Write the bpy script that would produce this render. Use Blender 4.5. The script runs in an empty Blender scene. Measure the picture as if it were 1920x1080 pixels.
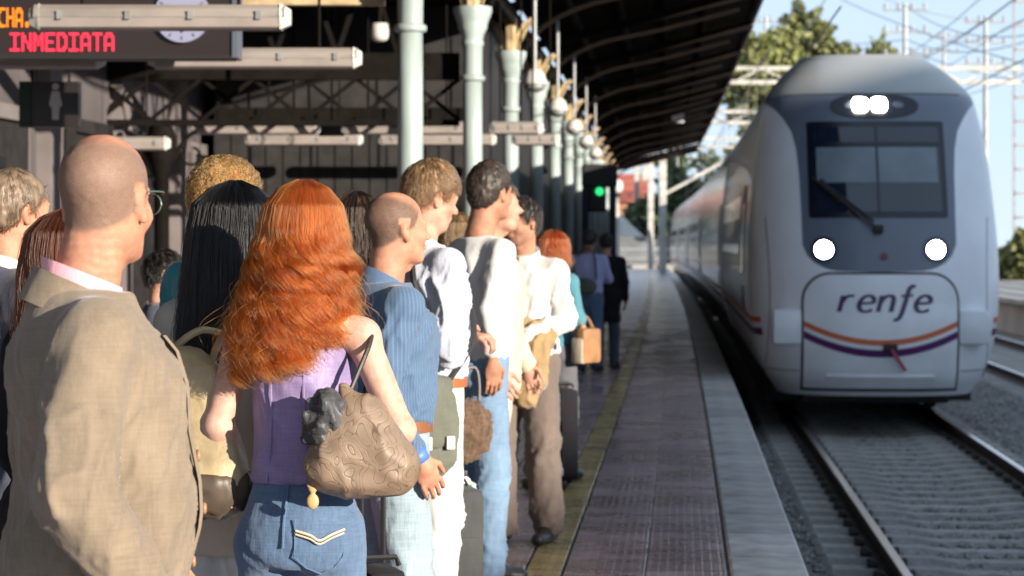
import bpy, bmesh, math, random
import numpy as np
from mathutils import Vector, Matrix

random.seed(7)
RNG = np.random.default_rng(11)
scene = bpy.context.scene
COL = scene.collection

# ------------------------------------------------------------------ camera
CAM_H = 1.55                       # eye height above the platform
cam = bpy.data.cameras.new('camera')
cam.sensor_width = 36.0
cam.lens = 84.375
cam.shift_y = -0.0443
cam.clip_start = 0.1
cam.clip_end = 3000
cam.dof.use_dof = True
cam.dof.focus_distance = 6.0
cam.dof.aperture_fstop = 6.8
cam_o = bpy.data.objects.new('camera', cam)
cam_o.location = (0, 0, CAM_H)
cam_o.rotation_euler = (math.radians(90), 0, 0)
COL.objects.link(cam_o)
scene.camera = cam_o

# ------------------------------------------------------------------ sky and sun
SUN_EL = math.radians(12.0)
SUN_AZ = math.radians(135.0)       # clockwise from +Y: low, behind the camera to the right
SUN_DIR = Vector((math.cos(SUN_EL) * math.sin(SUN_AZ), math.cos(SUN_EL) * math.cos(SUN_AZ), math.sin(SUN_EL)))
world = bpy.data.worlds.new('World')
scene.world = world
world.use_nodes = True
wn = world.node_tree
bg = wn.nodes['Background']
sky = wn.nodes.new('ShaderNodeTexSky')
sky.sky_type = 'NISHITA'
sky.sun_disc = False
sky.sun_elevation = SUN_EL
sky.sun_rotation = SUN_AZ
sky.air_density = 0.55
sky.dust_density = 0.0
sky.ozone_density = 6.0
# a hazy, more even sky: the same sky with its range compressed
hz_ = wn.nodes.new('ShaderNodeGamma')
hz_.inputs['Gamma'].default_value = 0.14
wn.links.new(sky.outputs['Color'], hz_.inputs['Color'])
tn_ = wn.nodes.new('ShaderNodeMix'); tn_.data_type = 'RGBA'; tn_.blend_type = 'MULTIPLY'; tn_.inputs[0].default_value = 1.0
tn_.inputs[7].default_value = (.89, .975, 1.08, 1)
wn.links.new(hz_.outputs['Color'], tn_.inputs[6])
wn.links.new(tn_.outputs[2], bg.inputs['Color'])
bg.inputs['Strength'].default_value = 0.15
sun = bpy.data.lights.new('sun', 'SUN')
sun.energy = 2.0
sun.angle = math.radians(0.55)
sun.color = (1.0, 0.89, 0.74)
sun_o = bpy.data.objects.new('sun', sun)
sun_o.rotation_euler = SUN_DIR.to_track_quat('Z', 'Y').to_euler()
sun_o.location = (20, -20, 20)
COL.objects.link(sun_o)
scene.view_settings.view_transform = 'Standard'
scene.view_settings.look = 'None'
scene.view_settings.gamma = 1.0
scene.view_settings.exposure = 2.42
scene.view_settings.use_curve_mapping = False
scene.render.engine = 'CYCLES'
scene.cycles.max_bounces = 7
scene.cycles.use_denoising = True

# ------------------------------------------------------------------ the line of the platform edge
def ex(y):                         # x of the platform edge at depth y
    t = y - 11.2
    return 1.39 + .071 * t - 8.6e-5 * t * t
def heading(y):
    return math.atan(.071 - 1.72e-4 * (y - 11.2))
RAIL_Z = -0.55
TRACK_U = 1.70

# ------------------------------------------------------------------ materials
def mat(name, col=(.5, .5, .5), rough=.6, metal=0.0, spec=.5, emit=None, emit_s=0, coat=0, sheen=0, sss=0,
        var=0.0, var_scale=6.0, bump=0.0, bump_scale=60.0, var_col=None, trans=0, obj_var=0.0, stretch=(1, 1, 1), ramp=(.35, .65)):
    m = bpy.data.materials.new(name)
    m.use_nodes = True
    nt = m.node_tree
    b = nt.nodes['Principled BSDF']
    b.inputs['Base Color'].default_value = (*col, 1)
    b.inputs['Roughness'].default_value = rough
    b.inputs['Metallic'].default_value = metal
    b.inputs['Specular IOR Level'].default_value = spec
    b.inputs['Coat Weight'].default_value = coat
    b.inputs['Coat Roughness'].default_value = .08
    b.inputs['Sheen Weight'].default_value = sheen
    b.inputs['Transmission Weight'].default_value = trans
    if sss:
        b.inputs['Subsurface Weight'].default_value = sss
        b.inputs['Subsurface Radius'].default_value = (.9, .35, .2)
        b.inputs['Subsurface Scale'].default_value = .008
    if emit:
        b.inputs['Emission Color'].default_value = (*emit, 1)
        b.inputs['Emission Strength'].default_value = emit_s
    tc = None
    if var or bump or obj_var:
        tc = nt.nodes.new('ShaderNodeTexCoord')
        mp = nt.nodes.new('ShaderNodeMapping')
        mp.inputs['Scale'].default_value = stretch
        nt.links.new(tc.outputs['Object'], mp.inputs['Vector'])
    last = None
    if var:
        n = nt.nodes.new('ShaderNodeTexNoise')
        n.inputs['Scale'].default_value = var_scale
        n.inputs['Detail'].default_value = 5
        nt.links.new(mp.outputs['Vector'], n.inputs['Vector'])
        r = nt.nodes.new('ShaderNodeValToRGB')
        r.color_ramp.elements[0].position, r.color_ramp.elements[1].position = ramp
        c2 = var_col or tuple(max(0, c * (1 - var)) for c in col)
        r.color_ramp.elements[0].color = (*c2, 1)
        r.color_ramp.elements[1].color = (*(min(1, c * (1 + var * .5)) for c in col), 1) if not var_col else (*col, 1)
        nt.links.new(n.outputs['Fac'], r.inputs['Fac'])
        last = r.outputs['Color']
    if obj_var:
        oi = nt.nodes.new('ShaderNodeObjectInfo')
        hs = nt.nodes.new('ShaderNodeHueSaturation')
        mr = nt.nodes.new('ShaderNodeMapRange')
        mr.inputs['To Min'].default_value = 1 - obj_var
        mr.inputs['To Max'].default_value = 1 + obj_var
        nt.links.new(oi.outputs['Random'], mr.inputs['Value'])
        nt.links.new(mr.outputs['Result'], hs.inputs['Value'])
        if last:
            nt.links.new(last, hs.inputs['Color'])
        else:
            hs.inputs['Color'].default_value = (*col, 1)
        last = hs.outputs['Color']
    if last:
        nt.links.new(last, b.inputs['Base Color'])
    if bump:
        n = nt.nodes.new('ShaderNodeTexNoise')
        n.inputs['Scale'].default_value = bump_scale
        n.inputs['Detail'].default_value = 4
        nt.links.new(mp.outputs['Vector'], n.inputs['Vector'])
        bp = nt.nodes.new('ShaderNodeBump')
        bp.inputs['Strength'].default_value = bump
        bp.inputs['Distance'].default_value = .01
        nt.links.new(n.outputs['Fac'], bp.inputs['Height'])
        nt.links.new(bp.outputs['Normal'], b.inputs['Normal'])
    return m

def nodes_of(m):
    return m.node_tree, m.node_tree.nodes['Principled BSDF']

def fabric(name, col, weave=700, var=.18, bump=.25, stripe=None, rough=.85, sheen=.25, var_scale=14):
    """woven cloth: slight colour mottling, thread-scale slub running down, fine weave relief"""
    m = bpy.data.materials.new(name)
    m.use_nodes = True
    nt, b = nodes_of(m)
    b.inputs['Roughness'].default_value = rough
    b.inputs['Sheen Weight'].default_value = sheen * min(1, max(col) * 4)
    b.inputs['Specular IOR Level'].default_value = .25 if max(col) > .04 else .12
    tc = nt.nodes.new('ShaderNodeTexCoord')
    def noise(scale, st, det=3):
        mp = nt.nodes.new('ShaderNodeMapping'); mp.inputs['Scale'].default_value = st
        n = nt.nodes.new('ShaderNodeTexNoise'); n.inputs['Scale'].default_value = scale; n.inputs['Detail'].default_value = det
        nt.links.new(tc.outputs['Object'], mp.inputs['Vector']); nt.links.new(mp.outputs['Vector'], n.inputs['Vector'])
        return n.outputs['Fac']
    a = noise(var_scale, (1, 1, .5))
    s = noise(240, (1, 1, .06), 2)
    s2 = noise(240, (.06, .06, 1), 2)
    def mth(op, x, y):
        n = nt.nodes.new('ShaderNodeMath'); n.operation = op
        for i, v in enumerate((x, y)):
            if isinstance(v, (int, float)): n.inputs[i].default_value = v
            else: nt.links.new(v, n.inputs[i])
        return n.outputs[0]
    t = mth('ADD', mth('MULTIPLY', a, .5), mth('MULTIPLY', mth('ADD', s, s2), .25))
    r = nt.nodes.new('ShaderNodeValToRGB')
    r.color_ramp.elements[0].position = .36; r.color_ramp.elements[1].position = .64
    r.color_ramp.elements[0].color = (*(c * (1 - var) for c in col), 1)
    r.color_ramp.elements[1].color = (*(min(1, c * (1 + var * .6)) for c in col), 1)
    nt.links.new(t, r.inputs['Fac'])
    out = r.outputs['Color']
    if stripe:
        scol, n_str, wid = stripe
        sx = nt.nodes.new('ShaderNodeSeparateXYZ'); nt.links.new(tc.outputs['Object'], sx.inputs[0])
        at = mth('ARCTAN2', sx.outputs[0], sx.outputs[1])
        w = mth('SINE', mth('MULTIPLY', at, n_str), 0)
        g = mth('GREATER_THAN', w, wid)
        mx = nt.nodes.new('ShaderNodeMix'); mx.data_type = 'RGBA'
        nt.links.new(mth('MULTIPLY', g, .75), mx.inputs[0]); nt.links.new(out, mx.inputs[6]); mx.inputs[7].default_value = (*scol, 1)
        out = mx.outputs[2]
    nt.links.new(out, b.inputs['Base Color'])
    bp = nt.nodes.new('ShaderNodeBump'); bp.inputs['Strength'].default_value = min(1, bump * 1.6); bp.inputs['Distance'].default_value = .008
    big = noise(38, (1, 1, .45), 3)
    nt.links.new(mth('ADD', mth('MULTIPLY', big, 1.0), mth('MULTIPLY', mth('ADD', s, s2), .12)), bp.inputs['Height'])
    nt.links.new(bp.outputs['Normal'], b.inputs['Normal'])
    return m

# ------------------------------------------------------------------ objects
def props(o, label=None, cat=None, group=None, kind=None):
    if label: o['label'] = label
    if cat: o['category'] = cat
    if group: o['group'] = group
    if kind: o['kind'] = kind
    return o

def empty(name, loc=(0, 0, 0), rz=0.0, label=None, cat=None, group=None, kind=None):
    o = bpy.data.objects.new(name, None)
    o.empty_display_size = .1
    o.location = loc
    o.rotation_euler = (0, 0, rz)
    COL.objects.link(o)
    return props(o, label, cat, group, kind)

def place(name, mesh, parent=None, loc=None, rz=None):
    o = bpy.data.objects.new(name, mesh)
    COL.objects.link(o)
    o.parent = parent
    if loc is not None: o.location = loc
    if rz is not None: o.rotation_euler = (0, 0, rz)
    return o

def copy_tree(o, parent=None, skip=()):
    c = o.copy(); COL.objects.link(c); c.parent = parent
    for ch in list(o.children):
        if ch.name.split('.')[0] not in skip:
            copy_tree(ch, c)
    return c

class MB:
    """collects pieces of one mesh"""
    def __init__(s):
        s.v, s.f = [], []
    def raw(s, v, f):
        n = len(s.v)
        s.v += [tuple(map(float, p)) for p in v]
        s.f += [tuple(int(i) + n for i in q) for q in f]
        return s
    def box(s, c, d, rz=0, M=None, bev=0):
        x, y, z = (k / 2 for k in d)
        if bev:
            bm = bmesh.new(); bmesh.ops.create_cube(bm, size=1)
            for v in bm.verts: v.co = Vector((v.co.x * d[0], v.co.y * d[1], v.co.z * d[2]))
            bmesh.ops.bevel(bm, geom=list(bm.edges), offset=bev, segments=2, affect='EDGES', profile=.6)
            bm.verts.index_update()
            vs = [v.co.copy() for v in bm.verts]; fs = [[v.index for v in f.verts] for f in bm.faces]; bm.free()
        else:
            vs = [Vector((a * x, b * y, e * z)) for a in (-1, 1) for b in (-1, 1) for e in (-1, 1)]
            fs = [(0, 1, 3, 2), (4, 6, 7, 5), (0, 4, 5, 1), (2, 3, 7, 6), (0, 2, 6, 4), (1, 5, 7, 3)]
        R = M if M is not None else Matrix.Rotation(rz, 3, 'Z')
        return s.raw([R @ v + Vector(c) for v in vs], fs)
    def bar(s, p, q, w, h=None):
        """a straight bar of rectangular section from p to q"""
        p, q = Vector(p), Vector(q); h = h or w
        d = q - p
        R = d.to_track_quat('Y', 'Z').to_matrix()
        return s.box((p + q) / 2, (w, d.length, h), M=R)
    def tube(s, pts, r, n=8, cap=True, closed=False):
        pts = [Vector(p) for p in pts]
        rs = r if isinstance(r, (list, tuple)) else [r] * len(pts)
        vs, fs = [], []
        up = None
        m = len(pts)
        for i, p in enumerate(pts):
            a = pts[(i - 1) % m] if (i or closed) else p
            b = pts[(i + 1) % m] if (i < m - 1 or closed) else p
            t = (b - a).normalized()
            if up is None:
                up = Vector((0, 0, 1)) if abs(t.z) < .9 else Vector((1, 0, 0))
            x = t.cross(up).normalized(); up = x.cross(t).normalized()
            for k in range(n):
                an = 2 * math.pi * k / n
                vs.append(p + (x * math.cos(an) + up * math.sin(an)) * rs[i])
        for i in range(m if closed else m - 1):
            for k in range(n):
                j = (i + 1) % m
                fs.append((i * n + k, i * n + (k + 1) % n, j * n + (k + 1) % n, j * n + k))
        if cap and not closed:
            fs.append(tuple(range(n))[::-1]); fs.append(tuple(range((m - 1) * n, m * n)))
        return s.raw(vs, fs)
    def lathe(s, prof, n=24, c=(0, 0, 0)):
        vs, fs = [], []
        for r, z in prof:
            for k in range(n):
                a = 2 * math.pi * k / n
                vs.append((c[0] + r * math.cos(a), c[1] + r * math.sin(a), c[2] + z))
        for i in range(len(prof) - 1):
            for k in range(n):
                fs.append((i * n + k, i * n + (k + 1) % n, (i + 1) * n + (k + 1) % n, (i + 1) * n + k))
        fs.append(tuple(range(n))[::-1]); fs.append(tuple(range((len(prof) - 1) * n, len(prof) * n)))
        return s.raw(vs, fs)
    def prism(s, poly, a, b):
        """poly: outline points; a, b: functions mapping an outline point to the two faces"""
        n = len(poly)
        vs = [a(p) for p in poly] + [b(p) for p in poly]
        fs = [tuple(range(n))[::-1], tuple(range(n, 2 * n))] + [(i, (i + 1) % n, n + (i + 1) % n, n + i) for i in range(n)]
        return s.raw(vs, fs)
    def grid(s, fn, us, vs_, flip=False):
        nu, nv = len(us), len(vs_)
        v = [fn(a, b) for a in us for b in vs_]
        f = []
        for i in range(nu - 1):
            for j in range(nv - 1):
                q = (i * nv + j, (i + 1) * nv + j, (i + 1) * nv + j + 1, i * nv + j + 1)
                f.append(q[::-1] if flip else q)
        return s.raw(v, f)
    def mesh(s, name, m, smooth=False, off=(0, 0, 0)):
        me = bpy.data.meshes.new(name)
        if any(off): vs = [(x - off[0], y - off[1], z - off[2]) for x, y, z in s.v]
        else: vs = s.v
        me.from_pydata(vs, [], s.f)
        me.validate(clean_customdata=False)
        bm = bmesh.new(); bm.from_mesh(me); bmesh.ops.recalc_face_normals(bm, faces=list(bm.faces)); bm.to_mesh(me); bm.free()
        if smooth:
            me.shade_smooth()
            if smooth == 'auto':
                try: me.set_sharp_from_angle(angle=math.radians(38))
                except Exception: pass
        if m: me.materials.append(m)
        return me
    def build(s, name, m, parent=None, smooth=False, world=False, loc=None, rz=None):
        """world=True: the points are world points and the (unrotated) parent's place is taken off"""
        off = tuple(parent.location) if (world and parent is not None) else (0, 0, 0)
        return place(name, s.mesh(name, m, smooth, off), parent, loc, rz)

def crv(pts, n):
    """Catmull-Rom through points"""
    P = np.array([pts[0]] + list(pts) + [pts[-1]], float)
    out = []
    m = len(pts) - 1
    for i in range(n):
        t = i / (n - 1) * m
        k = min(int(t), m - 1); f = t - k
        a, b, c, d = P[k], P[k + 1], P[k + 2], P[k + 3]
        out.append(.5 * (2 * b + (c - a) * f + (2 * a - 5 * b + 4 * c - d) * f * f + (3 * b - a - 3 * c + d) * f ** 3))
    return [tuple(p) for p in out]
# ================================================================== materials of the place
def grid_bump(m, cell=.042, depth=.35, joint=None):
    """small raised squares moulded into a tile"""
    nt, b = nodes_of(m)
    tc = nt.nodes.new('ShaderNodeTexCoord')
    sx = nt.nodes.new('ShaderNodeSeparateXYZ'); nt.links.new(tc.outputs['Object'], sx.inputs[0])
    hs = []
    for i in (0, 1):
        a = nt.nodes.new('ShaderNodeMath'); a.operation = 'MULTIPLY'; a.inputs[1].default_value = math.pi / cell
        nt.links.new(sx.outputs[i], a.inputs[0])
        c = nt.nodes.new('ShaderNodeMath'); c.operation = 'SINE'; nt.links.new(a.outputs[0], c.inputs[0])
        d = nt.nodes.new('ShaderNodeMath'); d.operation = 'ABSOLUTE'; nt.links.new(c.outputs[0], d.inputs[0])
        hs.append(d.outputs[0])
    mn = nt.nodes.new('ShaderNodeMath'); mn.operation = 'MINIMUM'
    nt.links.new(hs[0], mn.inputs[0]); nt.links.new(hs[1], mn.inputs[1])
    mr = nt.nodes.new('ShaderNodeMapRange'); mr.inputs['From Min'].default_value = .15; mr.inputs['From Max'].default_value = .45
    nt.links.new(mn.outputs[0], mr.inputs['Value'])
    bp = nt.nodes.new('ShaderNodeBump'); bp.inputs['Strength'].default_value = depth; bp.inputs['Distance'].default_value = .004
    nt.links.new(mr.outputs['Result'], bp.inputs['Height'])
    nt.links.new(bp.outputs['Normal'], b.inputs['Normal'])
    # grooves darker than the raised squares
    src = b.inputs['Base Color'].links[0].from_socket if b.inputs['Base Color'].links else None
    mx = nt.nodes.new('ShaderNodeMix'); mx.data_type = 'RGBA'; mx.blend_type = 'MULTIPLY'; mx.inputs[0].default_value = 1
    if src: nt.links.new(src, mx.inputs[6])
    else: mx.inputs[6].default_value = b.inputs['Base Color'].default_value
    # stains and wear that run across the tiles
    ge = nt.nodes.new('ShaderNodeNewGeometry'); ns = nt.nodes.new('ShaderNodeTexNoise'); ns.inputs['Scale'].default_value = 1.7; ns.inputs['Detail'].default_value = 7; ns.inputs['Roughness'].default_value = .65
    nt.links.new(ge.outputs['Position'], ns.inputs['Vector'])
    rs = nt.nodes.new('ShaderNodeMapRange'); rs.inputs['From Min'].default_value = .35; rs.inputs['From Max'].default_value = .68; rs.inputs['To Min'].default_value = .62; rs.inputs['To Max'].default_value = 1.25
    nt.links.new(ns.outputs['Fac'], rs.inputs['Value'])
    rr2 = nt.nodes.new('ShaderNodeMapRange'); rr2.inputs['From Min'].default_value = .35; rr2.inputs['From Max'].default_value = .65; rr2.inputs['To Min'].default_value = .16; rr2.inputs['To Max'].default_value = .42
    nt.links.new(ns.outputs['Fac'], rr2.inputs['Value']); nt.links.new(rr2.outputs['Result'], b.inputs['Roughness'])
    mq = nt.nodes.new('ShaderNodeMix'); mq.data_type = 'RGBA'; mq.blend_type = 'MULTIPLY'; mq.inputs[0].default_value = 1
    if src: nt.links.new(src, mq.inputs[6])
    nt.links.new(rs.outputs['Result'], mq.inputs[7]); nt.links.new(mq.outputs[2], mx.inputs[6])
    mr2 = nt.nodes.new('ShaderNodeMapRange'); mr2.inputs['From Min'].default_value = .1; mr2.inputs['From Max'].default_value = .4
    mr2.inputs['To Min'].default_value = .74; mr2.inputs['To Max'].default_value = 1.0
    nt.links.new(mn.outputs[0], mr2.inputs['Value'])
    nt.links.new(mr2.outputs['Result'], mx.inputs[7])
    nt.links.new(mx.outputs[2], b.inputs['Base Color'])
    return m

M = {}
M['tile'] = grid_bump(mat('moulded_red_tile', (.36, .265, .285), .32, var=.3, var_scale=9, obj_var=.22))
M['tile_y'] = grid_bump(mat('yellow_tile', (.47, .36, .155), .4, var=.35, var_scale=8, obj_var=.12))
M['tile_far'] = mat('far_tile', (.33, .265, .285), .25, var=.35, var_scale=1.6)
M['mortar'] = mat('dirty_mortar', (.11, .095, .085), .8, var=.4, var_scale=4)
M['stone'] = mat('granite_kerb', (.44, .44, .44), .45, var=.35, var_scale=5, bump=.3, bump_scale=40, obj_var=.17)
M['ground'] = mat('dry_ground', (.22, .19, .15), .95, var=.4, var_scale=.3, bump=.4, bump_scale=3)
M['ballast'] = mat('ballast_bed', (.19, .185, .18), .95, var=.5, var_scale=18, bump=.9, bump_scale=26)
M['gravel'] = mat('ballast_stone', (.25, .245, .24), .9, var=.5, var_scale=9, bump=.3, bump_scale=40)
M['sleeper'] = mat('concrete_sleeper', (.30, .295, .285), .85, var=.3, var_scale=9, bump=.35, bump_scale=50, obj_var=.1)
M['rail'] = mat('rusty_rail', (.075, .05, .04), .7, metal=.3, var=.4, var_scale=12)
M['railhead'] = mat('polished_rail', (.55, .55, .56), .22, metal=1.0)
M['clip'] = mat('rail_clip', (.035, .03, .028), .7)
M['column'] = mat('pale_green_grey_iron_paint', (.32, .385, .385), .42, var=.2, var_scale=5, stretch=(1, 1, .25), bump=.08, bump_scale=30)
M['cream'] = mat('cream_bracket_paint', (.44, .33, .19), .55, var=.35, var_scale=7)
M['dark_iron'] = mat('dark_iron', (.0075, .006, .0052), .8, spec=.08, var=.3, var_scale=6)
M['roof'] = mat('dark_roof_boards', (.022, .017, .014), .85, spec=.1, var=.4, var_scale=3, bump=.2, bump_scale=20)
M['fascia'] = mat('fascia_wood', (.16, .115, .085), .7, var=.35, var_scale=5)
M['wall'] = mat('mauve_grey_plaster', (.085, .074, .078), .85, var=.15, var_scale=2, bump=.1, bump_scale=25)
M['pilaster'] = mat('pale_pilaster', (.15, .13, .13), .8, var=.15, var_scale=3)
M['darkdoor'] = mat('dark_door_paint', (.024, .022, .023), .6, spec=.2, var=.3, var_scale=5)
M['glass_dark'] = mat('dark_glass', (.012, .014, .018), .06, spec=.7)
M['fixture'] = mat('weathered_white_fixture', (.23, .205, .19), .45, var=.2, var_scale=8, stretch=(.3, 1, 1))
M['diffuser'] = mat('milky_diffuser', (.28, .245, .228), .3, var=.12, var_scale=5)
M['lampwhite'] = mat('lamp_white', (.50, .50, .48), .4)
M['black'] = mat('matt_black', (.012, .012, .013), .5)
M['signblack'] = mat('sign_black', (.016, .012, .012), .35)
M['signgreen'] = mat('sign_green', (.002, .022, .007), .45)
M['signwhite'] = mat('sign_pale', (.50, .47, .46), .5)
M['led_red'] = mat('led_red', (.1, 0, 0), .5, emit=(1.0, .030, .075), emit_s=.42)
M['led_amber'] = mat('led_amber', (.1, .03, 0), .5, emit=(1.0, .25, .012), emit_s=.36)
M['board'] = mat('board_black', (.020, .014, .014), .3)
M['boardside'] = mat('board_blue_grey', (.075, .085, .12), .4)
M['clock'] = mat('clock_face', (.22, .23, .34), .4)
M['white'] = mat('white_paint', (.72, .71, .68), .5, var=.12, var_scale=2)
M['whitepost'] = mat('dirty_white_post', (.42, .405, .37), .6, var=.25, var_scale=3)
M['galv'] = mat('galvanised_steel', (.24, .25, .26), .5, metal=.3, var=.2, var_scale=4)
M['wire'] = mat('wire', (.16, .17, .18), .5)
M['redroof'] = mat('red_roof_tiles', (.36, .10, .065), .8, var=.25, var_scale=2, bump=.4, bump_scale=5)
M['housewall'] = mat('house_wall', (.70, .66, .60), .85, var=.12, var_scale=.6)
M['brickwall'] = mat('brick_wall', (.33, .16, .10), .85, var=.3, var_scale=1.5)
M['darkwall'] = mat('grey_retaining_wall', (.13, .14, .15), .8, var=.25, var_scale=.8)
M['concrete'] = mat('pale_concrete', (.33, .31, .29), .85, var=.2, var_scale=.7)
M['leaf'] = mat('sunny_leaves', (.165, .18, .055), .55, var=.5, var_scale=.35, obj_var=.15)
M['leaf2'] = mat('dark_leaves', (.065, .095, .04), .6, var=.5, var_scale=.4)
M['bark'] = mat('bark', (.09, .065, .045), .9)
M['signal_green'] = mat('signal_green', (.0, .1, .03), .4, emit=(.03, .9, .25), emit_s=.25)
M['trunk'] = M['bark']

# ================================================================== ground, track bed
g = MB()
g.grid(lambda x, y: (x, y, -.86), np.linspace(-600, 700, 27), np.linspace(-80, 1500, 33))
props(g.build('ground', M['ground']), 'dry bare ground stretching beyond the station', kind='structure')

PLAT_END = 142
ys = np.linspace(-16, PLAT_END, 80)
# platform slab with its wall down to the track
g = MB()
sec = [(-9.5, -.86), (-9.5, -.022), (-.03, -.022), (-.03, -.16), (-.16, -.18), (-.16, -.86)]
g.grid(lambda y, k: (ex(y) + sec[int(k)][0], y, sec[int(k)][1]), ys, range(len(sec)))
n0 = len(sec)
g.f.append(tuple(range(n0))); g.f.append(tuple(range((len(ys) - 1) * n0, len(ys) * n0))[::-1])
platform = props(g.build('platform', M['mortar']), 'long station platform paved with reddish moulded tiles', kind='structure')

def slab(dx, dy, dz, bev=.004):
    bm = bmesh.new(); bmesh.ops.create_cube(bm, size=1)
    for v in bm.verts: v.co = Vector((v.co.x * dx, v.co.y * dy, v.co.z * dz - dz / 2))
    bmesh.ops.bevel(bm, geom=[e for e in bm.edges if all(v.co.z > -.001 for v in e.verts)], offset=bev, segments=1, affect='EDGES')
    me = bpy.data.meshes.new('slab'); bm.to_mesh(me); bm.free()
    return me
def lay(name, me, m, u, y0, y1, step, parent, dz=.0, jit=.0015):
    me.materials.append(m)
    k = 0; y = y0
    while y < y1:
        o = place(name, me, parent, (ex(y) + u, y, random.uniform(-jit, jit) + dz), -heading(y))
        o.rotation_euler[0] = random.uniform(-.002, .002)
        y += step; k += 1
    return k
T = .385
red = slab(T - .006, T - .006, .02)
TILE_END = 10 + T * 86
lay('tile', red, M['tile'], -.385 - T / 2, 10, TILE_END, T, platform)
red2 = red
for u in (-.385 - T * 1.5, -1.345 - T / 2):
    y = 10
    while y < TILE_END:
        o = place('tile', red, platform, (ex(y) + u, y, random.uniform(-.0015, .0015)), -heading(y))
        o.rotation_euler[0] = random.uniform(-.002, .002)
        y += T
yel = slab(.166, T - .006, .022)
lay('safety_tile', yel, M['tile_y'], -1.25, 10, TILE_END, T, platform, dz=.001)
st = slab(.365, .925, .16, .014)
lay('kerb_stone', st, M['stone'], -.185, 8.5, 95, .95, platform, dz=.004, jit=.002)
# beyond what can be told apart
def strip(name, m, u0, u1, y0, y1, z, n=40):
    g = MB(); g.grid(lambda y, u: (ex(y) + u, y, z), np.linspace(y0, y1, n), (u0, u1))
    return g.build(name, m, platform)
props(strip('far_tile', M['tile_far'], -1.16, -.385, TILE_END - .19, PLAT_END, -.004), kind='stuff')
props(strip('far_tile', M['tile_far'], -9.3, -1.34, TILE_END - .19, PLAT_END, -.004), kind='stuff')
props(strip('inner_paving', M['tile_far'], -9.3, -1.735, -15, TILE_END - .2, -.003), kind='stuff')
props(strip('near_paving', M['tile_far'], -1.73, -.4, -15, 9.8, -.003), kind='stuff')
strip('far_safety_line', M['tile_y'], -1.335, -1.165, TILE_END - .19, PLAT_END, .0)
strip('far_kerb', M['stone'], -.37, 0, 95, PLAT_END, .002)

# ballast
g = MB()
def bz(u, y):
    t = min(abs(u - TRACK_U), abs(u - TRACK_U - 4.05))
    return -.765 - .015 * math.sin(y * 3.1 + u * 2) * math.sin(u * 5.1) - max(0, t - 1.5) * .12
us = list(np.linspace(-.15, 9.0, 46))
g.grid(lambda y, u: (ex(y) + u, y, bz(u, y)), np.linspace(-14, 320, 420), us)
props(g.build('track_bed', M['ballast'], smooth=True), 'grey ballast bed under the rails', kind='structure')

def stones(n, y0, y1, u0, u1, smin, smax, zfun):
    base = np.array([(1, 0, 0), (-1, 0, 0), (0, 1, 0), (0, -1, 0), (0, 0, 1), (0, 0, -1)], float)
    fc = np.array([(0, 2, 4), (2, 1, 4), (1, 3, 4), (3, 0, 4), (2, 0, 5), (1, 2, 5), (3, 1, 5), (0, 3, 5)])
    y = y0 + (y1 - y0) * RNG.random(n) ** 1.2
    u = RNG.uniform(u0, u1, n)
    s = RNG.uniform(smin, smax, n)
    V = base[None] * (s[:, None, None] * RNG.uniform(.6, 1.2, (n, 6, 1)))
    V *= np.array([1, 1, .75])
    a = RNG.uniform(0, 6.28, n); ca, sa = np.cos(a), np.sin(a)
    x2 = V[:, :, 0] * ca[:, None] - V[:, :, 1] * sa[:, None]; y2 = V[:, :, 0] * sa[:, None] + V[:, :, 1] * ca[:, None]
    V[:, :, 0], V[:, :, 1] = x2, y2
    t = y - 11.2
    cx = 1.39 + .071 * t - 8.6e-5 * t * t + u
    V += np.stack([cx, y, zfun(u, y) + s * .25], 1)[:, None, :]
    F = (fc[None] + (np.arange(n) * 6)[:, None, None]).reshape(-1, 3)
    me = bpy.data.meshes.new('ballast_gravel')
    me.from_pydata(V.reshape(-1, 3).tolist(), [], F.tolist())
    return me
def zb(u, y):
    r = np.minimum(np.abs(u - TRACK_U), np.abs(u - TRACK_U - 4.05))
    return -.763 - np.maximum(0, r - 1.5) * .12
def keep_off(me):
    return me
me = stones(26000, 12.5, 48, 0.0, 4.9, .018, .040, zb)
me.materials.append(M['gravel'])
props(place('ballast_gravel', me), 'loose grey stones of the ballast between the rails', 'gravel', kind='stuff')

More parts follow.
